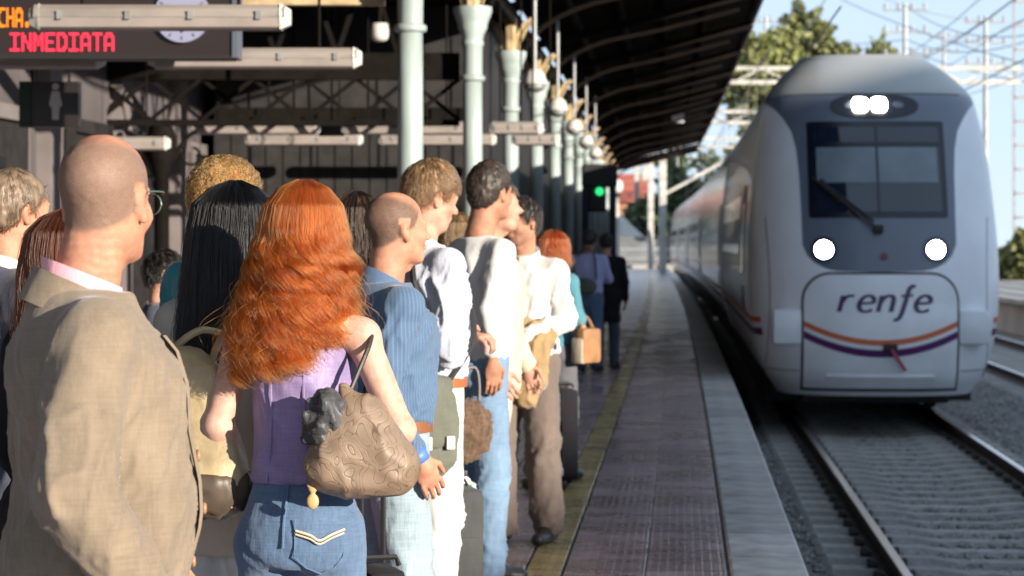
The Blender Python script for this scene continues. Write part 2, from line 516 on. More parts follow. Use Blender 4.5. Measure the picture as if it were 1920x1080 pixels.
# tracks: rails, sleepers, clips
def rail_track(uc, y0, y1, nsl, sl_y0, label, clips=True):
    root = empty('railway_track', (ex(y0) + uc, y0, RAIL_Z), label=label, kind='structure')
    for sgn in (-1, 1):
        u = uc + sgn * .87
        yy = list(np.linspace(y0, y1, 140))
        prof = [(-.07, -.16), (-.07, -.145), (-.012, -.125), (-.012, -.045), (-.034, -.035), (-.034, -.004), (.034, -.004), (.034, -.035), (.012, -.045), (.012, -.125), (.07, -.145), (.07, -.16)]
        g = MB(); g.grid(lambda y, k: (ex(y) + u + prof[int(k)][0], y, RAIL_Z + prof[int(k)][1]), yy, range(len(prof)))
        r = g.build('rail', M['rail'], root, world=True)
        g = MB(); g.grid(lambda y, k: (ex(y) + u + (-.026, .026)[int(k)], y, RAIL_Z), yy, (0, 1))
        g2 = MB(); hp = [(-.034, -.006), (-.026, 0), (.026, 0), (.034, -.006)]
        g2.grid(lambda y, k: (ex(y) + u + hp[int(k)][0], y, RAIL_Z + hp[int(k)][1]), yy, range(4))
        h = g2.build('rail_head', M['railhead'], r)
        for v in h.data.vertices: v.co -= Vector(root.location)
    # concrete sleeper: thick under the rails, waisted in the middle
    g = MB()
    xs = [-1.3, -1.25, -.55, -.3, .3, .55, 1.25, 1.3]
    zt = [-.19, -.155, -.155, -.185, -.185, -.155, -.155, -.19]
    for yk in (-.13, -.10, .10, .13): pass
    g.grid(lambda k, j: (xs[int(k)], (-.14, -.105, .105, .14)[int(j)], zt[int(k)] - (.05 if int(j) in (0, 3) else 0)), range(8), range(4))
    sm = g.mesh('sleeper', M['sleeper'])
    cm = MB()
    for sgn in (-1, 1):
        for q in (-1, 1):
            cm.box((sgn * .87 + q * .10, 0, -.13), (.075, .11, .04), bev=.01)
            cm.tube([(sgn * .87 + q * .075, -.05, -.115), (sgn * .87 + q * .13, -.03, -.10), (sgn * .87 + q * .13, .03, -.10), (sgn * .87 + q * .075, .05, -.115)], .011, 5)
    cme = cm.mesh('rail_clips', M['clip'])
    for i in range(nsl):
        y = sl_y0 + .6 * i
        o = place('sleeper', sm, root, (ex(y) + uc - root.location.x, y - y0, 0), -heading(y))
        if clips: place('rail_clips', cme, o)
    return root
rail_track(TRACK_U, -14, 330, 62, 12.4, 'track with two steel rails in front of the train')
rail_track(TRACK_U + 4.05, -14, 330, 60, 34, 'second track running behind the train on its far side', clips=False)

# ================================================================== canopy
CU0, CU1 = -2.9, .80
ZC0, ZC1 = 4.86, 5.75
CAN0, CAN1 = -14.0, 103.0
def roof_z(u):
    return ZC0 + (ZC1 - ZC0) * (u - CU0) / (CU1 - CU0)
canopy = empty('platform_canopy', (ex(20), 20, 0), label='dark curved canopy roof rising towards the tracks over the platform', cat='canopy')
col_y = [20.4 + 6.2 * i for i in range(14)]
bay_y = [1.8 + 6.2 * i for i in range(17)] + [CAN1]
for a, b in zip(bay_y[:-1], bay_y[1:]):
    yy = np.linspace(a, b, 4)
    # corrugated sheets running up the slope, one bay each
    g = MB()
    n = max(6, int((b - a) / .19))
    ypts = np.linspace(a, b, n * 2 + 1)
    g.grid(lambda y, u: (ex(y) + u, y, roof_z(u) + .1 + .022 * math.cos((y - a) / (b - a) * n * 2 * math.pi)), ypts, (CU0, -1.7, -.5, CU1))
    g.build('roof_sheet', M['roof'], canopy, world=True)
    g = MB()
    g.grid(lambda y, u: (ex(y) + u, y, 4.75 - .05 * (u + 7) * 0 + .02 * math.cos((y - a) / (b - a) * n * 2 * math.pi)), ypts, (-7.2, CU0))
    g.build('ceiling_sheet', M['roof'], canopy, world=True)
    for u in (-2.2, -1.5, -.8, -.1):
        g = MB(); g.bar((ex(a) + u, a, roof_z(u) + .02), (ex(b) + u, b, roof_z(u) + .02), .07, .12)
        g.build('purlin', M['dark_iron'], canopy, world=True)
    g = MB(); g.bar((ex(a) + CU1 + .03, a, ZC1 + .02), (ex(b) + CU1 + .03, b, ZC1 + .06), .05, .26)
    g.build('fascia_board', M['fascia'], canopy, world=True)
    g = MB(); g.bar((ex(a) + CU0, a, 4.62), (ex(b) + CU0, b, 4.62), .14, .22)
    g.build('eaves_beam', M['dark_iron'], canopy, world=True)
for y in bay_y[:-1]:
    # rafter and the arched brace under it
    x0 = ex(y)
    g = MB(); g.bar((x0 + CU0, y, roof_z(CU0) - .1), (x0 + CU1, y, roof_z(CU1) - .1), .07, .14)
    pts = crv([(x0 + CU0 + .1, y, 3.95), (x0 + CU0 + .35, y, 4.42), (x0 + CU0 + 1.0, y, 4.78), (x0 + CU0 + 2.0, y, 5.0), (x0 + CU1 - .4, y, 5.34)], 14)
    if y > 19: g.tube(pts, .035, 6)
    g.build('rafter', M['dark_iron'], canopy, world=True)
g = MB()
x0 = ex(CAN1)
g.raw([(x0 - 7.2, CAN1 + .05, 4.5), (x0 - 7.2, CAN1 + .05, 4.95), (x0 + CU0, CAN1 + .05, 4.98), (x0 + CU1, CAN1 + .05, 5.75), (x0 + CU1, CAN1 + .05, 5.45), (x0 + CU0, CAN1 + .05, 4.55)],
      [(0, 1, 2, 3, 4, 5)])
g.raw([(x0 - 7.2, CAN1 + .12, 4.5), (x0 - 7.2, CAN1 + .12, 4.95), (x0 + CU0, CAN1 + .12, 4.98), (x0 + CU1, CAN1 + .12, 5.75), (x0 + CU1, CAN1 + .12, 5.45), (x0 + CU0, CAN1 + .12, 4.55)],
      [(5, 4, 3, 2, 1, 0)])
g.build('end_board', M['roof'], canopy, world=True)

# cast iron columns
def column_proto():
    root = empty('iron_column', (0, 0, 0))
    g = MB(); g.lathe([(.118, .5), (.112, 1.5), (.108, 2.6), (.105, 3.35)], 28); g.build('shaft', M['column'], root, True)
    g = MB(); g.lathe([(.17, 0), (.17, .12), (.15, .14), (.15, .42), (.165, .44), (.165, .48), (.13, .51), (.118, .52)], 28); g.build('base', M['column'], root, 'auto')
    g = MB(); g.lathe([(.105, 3.33), (.135, 3.345), (.142, 3.37), (.135, 3.395), (.108, 3.41)], 28); g.build('ring', M['column'], root, True)
    g = MB(); g.lathe([(.108, 3.40), (.11, 3.72), (.125, 3.74), (.125, 3.77), (.115, 3.79), (.13, 3.86), (.165, 3.93), (.165, 3.97), (.185, 4.02), (.215, 4.10), (.215, 4.16), (.10, 4.165)], 28)
    g.build('capital', M['column'], root, 'auto')
    # pair of leaf brackets fanning up from the capital
    for s in (-1, 1):
        g = MB()
        out = [(.02, 4.16), (.11, 4.16), (.15, 4.30), (.24, 4.48), (.36, 4.60), (.27, 4.62), (.17, 4.55), (.08, 4.40), (.04, 4.28)]
        g.prism(out, lambda p: (s * p[0], -.05, p[1]), lambda p: (s * p[0], .05, p[1]))
        g.prism([(p[0] * .92 + .01, p[1] + .006) for p in out[1:5]] + [(.22, 4.50), (.13, 4.33)], lambda p: (s * p[0], -.075, p[1]), lambda p: (s * p[0], .075, p[1]))
        g.build('bracket', M['cream'], root)
    for s in (-1, 1):
        g = MB()
        out = [(.02, 4.16), (.12, 4.16), (.16, 4.32), (.28, 4.52), (.40, 4.62), (.20, 4.60), (.06, 4.38)]
        g.prism(out, lambda p: (-.045, s * p[0], p[1]), lambda p: (.045, s * p[0], p[1]))
        g.build('bracket', M['cream'], root)
    g = MB(); g.lathe([(.08, 4.15), (.07, 4.7)], 12); g.build('stub', M['cream'], root)
    return root
ordn = ['first and nearest', 'second', 'third', 'fourth', 'fifth', 'sixth', 'seventh', 'eighth', 'ninth', 'tenth', 'eleventh', 'twelfth', 'thirteenth', 'fourteenth']
proto = column_proto()
for i, y in enumerate(col_y):
    o = proto if i == 0 else copy_tree(proto)
    o.location = (ex(y) + CU0, y, 0)
    o.rotation_euler = (0, 0, -heading(y) + (0 if i % 2 else math.pi))
    lab = 'pale green iron column carrying the canopy, %s in the row' % ordn[i]
    props(o, lab, 'column', 'row of pale iron columns under the canopy')

# globe lamps hung between the columns
def hanging_lamp(y, k):
    root = empty('hanging_lamp', (ex(y) - 2.42, y, 0), label='white shaded lamp on a thin rod, %s along the column row' % ['nearest', 'second', 'third', 'fourth', 'fifth'][k], cat='lamp', group='lamps hung beside the columns')
    g = MB(); g.tube([(0, 0, 3.72), (0, 0, 4.9)], .022, 8); g.build('rod', M['galv'], root)
    g = MB(); g.lathe([(.03, 3.74), (.07, 3.73), (.12, 3.68), (.15, 3.58), (.165, 3.54), (.155, 3.54)], 24); g.build('lamp_shade', M['lampwhite'], root, True)
    g = MB(); g.lathe([(.14, 3.54), (.125, 3.49), (.08, 3.455), (.03, 3.44)], 24); g.build('globe', M['galv'], root, True)
for k, y in enumerate((30.2, 36.2, 42.4, 48.6, 54.8)):
    hanging_lamp(y, k)

# ================================================================== station building along the platform
WU = -7.0
bld = empty('station_building', (ex(20) + WU, 20, 0), label='mauve grey station building with dark doors behind the waiting people', cat='building')
g = MB()
yy = np.linspace(2, 104, 60)
g.grid(lambda y, z: (ex(y) + WU, y, z), yy, (0.0, 4.78))
g.grid(lambda y, z: (ex(y) + WU - .3, y, z), yy, (0.0, 4.78), flip=True)
g.build('wall', M['wall'], bld, world=True)
y = 2.4; k = 0
while y < 100:
    g = MB(); g.box((ex(y) + WU + .07, y, 2.38), (.14, .5, 4.74), -heading(y)); g.box((ex(y) + WU + .1, y, .3), (.2, .6, .6), -heading(y)); g.box((ex(y) + WU + .1, y, 4.2), (.2, .6, .14), -heading(y))
    g.build('pilaster', M['pilaster'], bld, world=True)
    yd = y + 1.55
    g = MB(); g.box((ex(yd) + WU + .02, yd, 1.35), (.05, 1.7, 2.7), -heading(yd)); 
    d = g.build('door', M['darkdoor'], bld, world=True)
    for q in (-1, 1):
        for zz in (.55, 1.7):
            g = MB(); g.box((ex(yd) + WU + .055, yd + q * .42, zz + (.1 if zz > 1 else 0)), (.022, .62, .8 if zz < 1 else 1.1), -heading(yd))
            pn = g.build('pane' if zz > 1 else 'door_panel', M['glass_dark'] if zz > 1 else M['darkdoor'], d)
            for v in pn.data.vertices: v.co -= Vector(bld.location)
    g = MB()
    for q in (-1, 1): g.box((ex(yd) + WU + .05, yd + q * .9, 1.4), (.09, .1, 2.8), -heading(yd))
    g.box((ex(yd) + WU + .05, yd, 2.78), (.12, 2.0, .14), -heading(yd))
    g.build('door_frame', M['pilaster'] if k % 3 == 0 else M['darkdoor'], bld, world=True)
    y += 3.1; k += 1

# lattice girder across the hall, with a dark iron post under it
def girder(y, xa, xb, zb_, zt, label, post=None, upper=True):
    root = empty('lattice_girder', (xa, y, zb_), label=label, cat='girder')
    g = MB(); g.box(((xa + xb) / 2, y, zb_ + .03), (xb - xa, .12, .07)); g.build('bottom_chord', M['dark_iron'], root, world=True)
    g = MB(); g.box(((xa + xb) / 2, y, zt + .12), (xb - xa, .12, .30)); g.build('top_chord', M['dark_iron'], root, world=True)
    n = int(round((xb - xa) / .58)); w = (xb - xa) / n
    for i in range(n):
        a = xa + i * w
        for s in (0, 1):
            g = MB(); g.bar((a + w * s, y + (.03 if s else -.03), zb_ + .06), (a + w * (1 - s), y + (.03 if s else -.03), zt - .02), .035, .045)
            g.build('lattice_bar', M['dark_iron'], root, world=True)
    if upper:
        for i in range(4):
            a = xa + (xb - xa) * (.32 + .17 * i)
            for s in (-1, 1):
                g = MB(); g.bar((a, y, zt + .25), (a + s * .34, y, 4.66), .05, .05)
                g.build('strut', M['dark_iron'], root, world=True)
        g = MB(); g.box(((xa + xb) / 2, y, 4.66), (xb - xa, .1, .12)); g.build('tie_beam', M['dark_iron'], root, world=True)
    return root
YG = 26.6
girder(YG + .25, -4.62, ex(YG) - 3.05, 2.86, 3.40, 'dark lattice girder with crossed bars spanning the hall')
girder(YG + 18.9, ex(45.5) - 6.9, ex(45.5) - 3.05, 2.86, 3.40, 'second lattice girder farther back in the hall shadow', upper=False)
g = MB(); g.lathe([(.09, 0), (.085, 2.3), (.10, 2.32), (.16, 2.55), (.17, 2.72), (.12, 2.85)], 16, (-3.92, YG + .25, 0))
root = empty('iron_post', (-3.92, YG + .25, 0), label='dark iron post with flared head under the lattice girder', cat='post')
g.build('shaft', M['dark_iron'], root, 'auto', world=True)
for s in (-1, 1):
    g = MB(); pts = [(-3.92 + s * (.06 + .34 * t), YG + .25, 2.35 + .45 * math.sin(t * 1.5)) for t in np.linspace(0, 1, 8)]
    g.tube(pts, .028, 6)
    sp = [(-3.92 + s * (.33 + .1 * math.cos(a)), YG + .25, 2.52 + .1 * math.sin(a)) for a in np.linspace(2.5, 7.6, 12)]
    g.tube(sp, .018, 6)
    g.build('scroll_bracket', M['dark_iron'], root, world=True)
# pale cross beam from the first column, catching the sun
g = MB(); g.box((-2.95, 20.75, 3.68), (3.7, .14, .16))
props(g.build('cross_beam', M['cream']), 'pale cross beam high above the hall, at the top edge', 'beam')
g = MB(); g.box((-2.95, 20.75, 4.25), (3.7, .12, .4))
props(g.build('roof_beam', M['dark_iron']), 'dark roof beam above the pale cross beam', 'beam')

# fluorescent fixtures hung across the hall
def fixture(xc, y, L, label, z=2.86):
    root = empty('tube_light', (xc, y, z), label=label, cat='light fixture', group='unlit tube lights hung across the hall')
    g = MB(); g.prism([(-.075, .0), (-.06, .05), (-.035, .075), (.035, .075), (.06, .05), (.075, 0)], lambda p: (-L / 2 + .03, p[0], p[1]), lambda p: (L / 2 - .03, p[0], p[1])); g.build('housing', M['fixture'], root)
    g = MB(); g.prism([(-.07, .0), (-.055, -.055), (-.02, -.075), (.02, -.075), (.055, -.055), (.07, 0)], lambda p: (-L / 2 + .05, p[0], p[1]), lambda p: (L / 2 - .05, p[0], p[1])); g.build('diffuser', M['diffuser'], root, 'auto')
    for s in (-1, 1):
        g = MB(); g.prism([(-.082, .01), (-.05, .08), (.05, .08), (.082, .01), (.05, -.07), (-.05, -.07)], lambda p: (s * (L / 2 - .06), p[0], p[1]), lambda p: (s * L / 2, p[0] * .55, p[1] * .6)); g.build('end_cap', M['lampwhite'], root)
        g = MB(); g.tube([(s * L * .3, 0, .07), (s * L * .3, 0, 4.66 - z)], .012, 6); g.build('hanger', M['dark_iron'], root)
        for q in (.12, .38):
            g = MB(); g.box((s * L * q, -.078, .012), (.03, .014, .05)); g.build('clip', M['galv'], root)
fixture(-2.05, 14.0, 1.52, 'largest unlit tube light, hung in front of the departure board')
fixture(-1.83, 17.1, 1.52, 'unlit tube light below and right of the departure board')
fixture(-3.66, 17.1, 1.52, 'unlit tube light cut by the frame under the red lettering')
fixture(-2.95, 27.5, 1.5, 'unlit tube light under the lattice girder, left of its pair')
fixture(-1.20, 27.5, 1.5, 'unlit tube light under the girder, passing behind the first column')
fixture(-2.65, 30.6, 1.5, 'far unlit tube light low over the red hair')
fixture(-.95, 30.6, 1.5, 'far unlit tube light seen between the first two columns')
fixture(.05, 27.5, .62, 'short tube light lit by the sun between second and third columns')
fixture(.30, 30.6, .62, 'short tube light lit by the sun between third and fourth columns')
fixture(-4.35, 26.0, 1.3, 'low tube light on the wall behind the bald head', z=2.62)
# dark waiting room front filling the back of the hall
wr_ = empty('waiting_room', (-2.2, 32, 0), label='black boarded waiting room front at the back of the hall', cat='building')
g = MB(); g.raw([(-3.95, 31.9, 0), (ex(31.9) - 3.2, 31.9, 0), (ex(31.9) - 3.2, 31.9, 4.7), (-3.95, 31.9, 4.7), (-3.95, 32.1, 0), (ex(31.9) - 3.4, 32.1, 0), (ex(31.9) - 3.4, 32.1, 4.7), (-3.95, 32.1, 4.7)], [(0, 1, 2, 3), (4, 7, 6, 5), (0, 4, 5, 1), (3, 2, 6, 7), (0, 3, 7, 4)])
g.grid(lambda y, z: (ex(y) - 3.2, y, z), np.linspace(31.9, 100, 20), (0, 4.7))
g.build('wall', M['darkdoor'], wr_, world=True)
for i in range(14):
    x = -3.85 + i * .23
    g = MB(); g.box((x, 31.885, 1.6), (.21, .025, 3.0)); g.build('board', M['darkdoor'], wr_, world=True)
g = MB(); g.box((-2.25, 31.85, 3.25), (3.3, .1, .18)); g.build('lintel', M['dark_iron'], wr_, world=True)

# ================================================================== departure board, clock, signs
FONT = {'I': ('11111', '00100', '00100', '00100', '00100', '00100', '11111'), 'N': ('10001', '11001', '11001', '10101', '10011', '10011', '10001'),
        'M': ('10001', '11011', '11011', '10101', '10101', '10001', '10001'), 'E': ('11111', '10000', '10000', '11110', '10000', '10000', '11111'),
        'D': ('11110', '10011', '10001', '10001', '10001', '10011', '11110'), 'A': ('01110', '11011', '10001', '10001', '11111', '10001', '10001'),
        'T': ('11111', '00100', '00100', '00100', '00100', '00100', '00100'), 'C': ('01111', '11000', '10000', '10000', '10000', '11000', '01111'),
        'H': ('10001', '10001', '10001', '11111', '10001', '10001', '10001'), 'R': ('11110', '10001', '10001', '11110', '10100', '10010', '10001'),
        '.': ('00000', '00000', '00000', '00000', '00000', '01100', '01100'), 'S': ('01111', '10000', '10000', '01110', '00001', '00001', '11110')}
def led_text(txt, x1, ztop, hgt, y, m, name, parent, bold=1.12, wid=None):
    """rows of small square lights; x1 is the right end"""
    g = MB(); px = hgt / 7; pw = (wid or px)
    x = x1 - len(txt) * 6 * pw + pw
    for ch in txt:
        for r, row in enumerate(FONT[ch]):
            for c, v in enumerate(row):
                if v == '1':
                    g.box((x + (c + .5) * pw, y, ztop - (r + .5) * px), (pw * bold * .95, .008, px * bold * .72))
        x += 6 * pw
    return g.build(name, m, parent, world=True)
YB = 16.2
sB = 4500 / YB
def bx(px): return (px - 960) / sB
def bzp(py): return CAM_H + (455 - py) / sB
board = empty('departure_board', (bx(0), YB, bzp(115)), label='dark departure board with amber and red lit lettering', cat='display board')
g = MB(); g.box(((bx(-330) + bx(436)) / 2, YB + .15, (bzp(105) + bzp(-150)) / 2), (bx(436) - bx(-330), .26, bzp(-150) - bzp(105)))
g.build('case', M['board'], board, world=True)
g = MB(); g.box((bx(440), YB + .15, (bzp(108) + bzp(-150)) / 2), (.035, .30, bzp(-150) - bzp(108))); g.build('side_trim', M['boardside'], board, world=True)
g = MB(); g.box(((bx(-330) + bx(434)) / 2, YB + .15, bzp(107)), (bx(434) - bx(-330), .29, .016)); g.build('bottom_trim', M['black'], board, world=True)
led_text('INMEDIATA', bx(213), bzp(61), (bzp(61) - bzp(96)), YB + .012, M['led_red'], 'lettering', board, wid=(bx(213) - bx(16)) / 53.5)
led_text('SALIDA MARCHA.'.replace('L', 'I').replace(' ', '.')[-6:], bx(58), bzp(14), (bzp(14) - bzp(51)), YB + .012, M['led_amber'], 'lettering', board, wid=(bx(213) - bx(16)) / 53.5 * .74)
for px in (60, 300):
    g = MB(); g.tube([(bx(px), YB + .15, bzp(-150)), (bx(px), YB + .15, 4.7)], .03, 8); g.build('hanger', M['dark_iron'], board, world=True)
ck = empty('station_clock', (bx(342), YB, bzp(28)), label='pale blue round clock half hidden behind the big tube light', cat='clock')
g = MB(); R = 52 / sB
def disc(g, r, y0, y1, n=40): g.prism([(math.cos(2 * math.pi * k / n) * r, math.sin(2 * math.pi * k / n) * r) for k in range(n)], lambda p: (p[0], y0, p[1]), lambda p: (p[0], y1, p[1]))
disc(g, R, -.02, .02); g.build('face', M['clock'], ck)
g = MB()
for k in range(12):
    a = 2 * math.pi * k / 12
    g.box((math.sin(a) * R * .84, -.024, math.cos(a) * R * .84), (.007, .006, .022), M=Matrix.Rotation(a, 3, 'Y'))
g.build('hour_mark', M['boardside'], ck)
for a, L in ((math.radians(178), .12), (math.radians(70), .085)):
    g = MB(); g.box((math.sin(a) * L / 2, -.03, math.cos(a) * L / 2), (.009, .006, L), M=Matrix.Rotation(a, 3, 'Y')); g.build('hand', M['black'], ck)

YS = 18.0; sS = 4500 / YS
sg = empty('toilet_sign', ((92 - 960) / sS, YS, CAM_H + (455 - 238) / sS), label='dark hanging toilet sign with a pale woman figure', cat='sign')
W_, H_ = 110 / sS, 85 / sS
g = MB(); g.box((.045, .06, H_ / 2), (W_ * .80, .12, H_)); g.build('panel', M['signblack'], sg)
g = MB(); g.box((-W_ * .41, .06, H_ / 2), (W_ * .20, .124, H_ + .004)); g.build('green_end', M['signgreen'], sg)
g = MB(); hz = H_ * .80
pic = [(-.012, -.16), (-.03, -.16), (-.033, -.09), (-.045, -.085), (-.025, .0), (-.04, -.05), (-.05, -.045), (-.028, .045), (.028, .045), (.05, -.045), (.04, -.05), (.025, 0), (.045, -.085), (.033, -.09), (.03, -.16), (.012, -.16)]
pic = [(-.026, -.17), (-.030, -.08), (-.052, -.06), (-.03, .045), (.03, .045), (.052, -.06), (.030, -.08), (.026, -.17)]
g.prism([(p[0] * .95 + .05, p[1] + hz * .82) for p in pic], lambda p: (p[0], -.002, p[1]), lambda p: (p[0], -.008, p[1]))
g.prism([(.05 + .026 * math.cos(a), hz * .82 + .078 + .026 * math.sin(a)) for a in np.linspace(0, 6.283, 15)[:-1]], lambda p: (p[0], -.002, p[1]), lambda p: (p[0], -.008, p[1]))
g.build('figure', M['signwhite'], sg)
for s in (-.14, .14):
    g = MB(); g.tube([(s, .06, H_), (s, .06, 4.72 - sg.location.z)], .01, 6); g.build('hanger', M['dark_iron'], sg)

# small hanging things in the hall
def pxw(px, py, y):
    s = 4500 / y
    return ((px - 960) / s, y, CAM_H + (455 - py) / s)
p = pxw(712, 62, 25.0)
cmr = empty('dome_camera', p, label='white dome camera hanging under the hall roof', cat='camera')
g = MB(); g.lathe([(.085, .10), (.095, .02), (.095, -.03), (.08, -.07), (.04, -.09)], 20); g.build('housing', M['lampwhite'], cmr, True)
g = MB(); g.tube([(0, 0, .09), (0, 0, 4.7 - p[2])], .02, 8); g.build('stem', M['dark_iron'], cmr)
p = pxw(622, 245, 28.3)
ex_s = empty('exit_sign', p, label='small dark box sign with pale lights between the tube lights', cat='sign')
g = MB(); g.box((0, 0, 0), (.30, .08, .13)); g.build('panel', M['signblack'], ex_s)
for s in (-.09, .09):
    g = MB(); g.box((s, -.045, .07), (.11, .02, .035)); g.build('lamp', M['clock'], ex_s)
g = MB(); g.tube([(0, 0, .06), (0, 0, 4.7 - p[2])], .012, 6); g.build('hanger', M['dark_iron'], ex_s)
p = pxw(587, 283, 33)
g = MB(); g.box(p, (.15, .06, .11))
props(g.build('notice_plate', mat('teal_plate', (.10, .22, .27), .5)), 'tiny teal plate hanging deep in the hall', 'sign')
p = pxw(1271, 218, 75)
sp = empty('loudspeaker', p, label='small pale grey loudspeaker fixed under the canopy near its edge', cat='loudspeaker')
g = MB(); g.prism([(-.18, -.2), (.18, -.2), (.22, .22), (-.22, .22)], lambda q: (q[0], -.13, q[1]), lambda q: (q[0] * .7, .16, q[1] * .7)); g.build('horn', mat('speaker_grey', (.55, .58, .66), .5), sp)
g = MB(); g.tube([(0, 0, .2), (0, 0, 5.45 - p[2])], .03, 6); g.build('bracket', M['dark_iron'], sp)

# dark signal cabinet with green lamp by the last columns
p = (ex(47) - 2.05, 47.0, 0)
sgn = empty('signal_post', p, label='dark blue signal post with a lit green lamp beyond the columns', cat='signal')
navy = mat('navy_steel', (.02, .03, .055), .45)
g = MB(); g.tube([(-.33, 0, 0), (-.33, 0, 2.9)], .075, 10); g.tube([(.20, 0, 0), (.20, 0, 2.75)], .07, 10); g.build('post', navy, sgn)
g = MB(); g.box((-.06, 0, 2.86), (.70, .18, .45), bev=.05); g.box((-.10, -.02, 2.4), (.34, .16, .5), bev=.04); g.build('signal_head', M['black'], sgn)
g = MB(); g.lathe([(.075, 0), (.08, .02), (.075, .05)], 16); o = g.build('green_lamp', M['signal_green'], sgn, loc=(-.06, -.11, 2.55)); o.rotation_euler = (math.radians(90), 0, 0)

# ================================================================== beyond the platform
def leaf_mesh(n, blobs, size, m, seed, flat=.75):
    r = np.random.default_rng(seed)
    bl = np.array(blobs, float)
    w = bl[:, 3] * bl[:, 4] * bl[:, 5]; w /= w.sum()
    k = r.choice(len(bl), n, p=w)
    d = r.normal(size=(n, 3)); d /= np.linalg.norm(d, axis=1)[:, None]
    rad = r.random(n) ** .33
    lump = .82 + .30 * np.sin(d[:, 0] * 7 + k) * np.sin(d[:, 2] * 6 + k * 2)
    c = bl[k, :3] + d * bl[k, 3:6] * (rad * lump)[:, None]
    nn = r.normal(size=(n, 3)); nn /= np.linalg.norm(nn, axis=1)[:, None]
    a = np.cross(nn, r.normal(size=(n, 3))); a /= np.linalg.norm(a, axis=1)[:, None]
    b = np.cross(nn, a)
    s = size * r.uniform(.6, 1.3, n)[:, None]
    V = np.stack([c - a * s, c + b * s * flat, c + a * s, c - b * s * flat], 1).reshape(-1, 3)
    F = np.arange(n * 4).reshape(-1, 4)
    me = bpy.data.meshes.new('crown'); me.from_pydata(V.tolist(), [], F.tolist()); me.materials.append(m)
    return me
def tree(name, x, y, h, w, m, label, seed, n=5200, slim=False, cat='tree', group=None):
    root = empty(name, (x, y, -.85), label=label, cat=cat, group=group)
    r = random.Random(seed)
    bl = []
    for i in range(11):
        t = r.uniform(.28, 1)
        ww = w * (.34 if not slim else .3) * (1.1 - .6 * abs(t - .55)) * r.uniform(.8, 1.25)
        bl.append((r.uniform(-.55, .55) * w * (1 - .5 * t), r.uniform(-.4, .4) * w, h * (.1 + .82 * t), ww, ww, ww * r.uniform(.8, 1.2) * (1.5 if slim else 1)))
    place('crown', leaf_mesh(int(n * 2.2), bl, .21, m, seed), root)
    g = MB(); g.tube([(0, 0, 0), (.1, 0, h * .3), (-.1, .1, h * .75)], [.32, .24, .06], 8)
    for i in range(5):
        b = bl[i]; g.tube([(0, 0, h * .3), (b[0] * .5, b[1] * .5, (b[2] + h * .3) / 2), b[:3]], [.14, .09, .03], 6)
    g.build('trunk', M['bark'], root)
tree('poplar_tree', 16.6, 158, 16.5, 6.4, M['leaf'], 'sunlit yellow green tree just right of the canopy edge', 3, 7000)
tree('poplar_tree', 20.6, 162, 18.6, 6.0, M['leaf'], 'tall sunlit tree rising above the left of the train roof', 5, 7000)
tree('poplar_tree', 24.3, 165, 17.8, 4.6, M['leaf'], 'sunlit tree above the middle of the train roof', 8, 5200, slim=True)
tree('poplar_tree', 27.4, 168, 17.0, 3.0, M['leaf'], 'slim tree above the right of the train roof', 9, 3600, slim=True)
tree('dark_tree', 14.0, 185, 9.6, 5.5, M['leaf2'], 'dark green tree behind the gantries beside the train', 12, 5200)
tree('dark_tree', 18.5, 190, 8.6, 5.5, M['leaf2'], 'dark green tree low behind the left flank of the train', 13, 4200)
tree('shrub', 10.0, 176, 5.6, 3.4, M['leaf2'], 'dark green shrub beside the red roofed house', 14, 3600, cat='shrub')
tree('shrub', 20.2, 94, 2.6, 2.2, M['leaf'], 'bright green shrub at the foot of the lattice mast', 16, 2400, cat='shrub')

# house with red roof at the end of the platform
hs = empty('red_roofed_house', (6.5, 195, -.85), label='house with red tiled roof at the far end of the platform', cat='house')
g = MB(); g.box((0, 4, 2.9), (9.4, 8, 5.8)); g.build('wall', M['brickwall'], hs)
g = MB(); g.raw([(-5.1, -.5, 5.7), (5.1, -.5, 5.7), (5.1, 8.5, 5.7), (-5.1, 8.5, 5.7), (-5.1, 4, 8.1), (5.1, 4, 8.1)], [(0, 1, 5, 4), (2, 3, 4, 5), (1, 2, 5), (3, 0, 4), (0, 3, 2, 1)]); g.build('roof', M['redroof'], hs)
for q in (-3, -.2, 2.6):
    g = MB(); g.box((q, -.03, 3.7), (1.2, .1, 1.7)); w = g.build('window', M['white'], hs)
    g = MB(); g.box((q, -.1, 3.7), (.95, .06, 1.4)); g.build('pane', M['glass_dark'], w)
wh = empty('white_house', (7.6, 170, -.85), label='low white house front below the red roof', cat='house')
g = MB(); g.raw([(-2.6, 0, 0), (2.4, 0, 0), (2.4, 0, 2.2), (-.4, 0, 4.9), (-2.6, 0, 4.4), (-2.6, 6, 0), (2.4, 6, 0), (2.4, 6, 2.2), (-.4, 6, 4.9), (-2.6, 6, 4.4)], [(0, 1, 2, 3, 4), (9, 8, 7, 6, 5), (0, 5, 6, 1), (1, 6, 7, 2), (2, 7, 8, 3), (3, 8, 9, 4), (4, 9, 5, 0)]); g.build('wall', M['white'], wh)
g = MB(); g.box((-1.0, -.03, 2.0), (1.0, .08, 1.4)); g.build('window', M['glass_dark'], wh)
g = MB(); g.box((9, 164, .55), (9, .4, 2.8))
rw = props(g.build('retaining_wall', M['darkwall']), 'dark grey wall beyond the platform end', 'wall')
for z in (.45, 1.1):
    g = MB(); g.box((9, 163.75, z), (9.02, .06, .16)); g.build('rail_band', M['galv'], rw)
g = MB(); g.box((9, 158.2, -.35), (24, 9.5, .95)); props(g.build('crossing_road', M['concrete']), 'pale sunlit concrete crossing past the platform end', kind='structure')

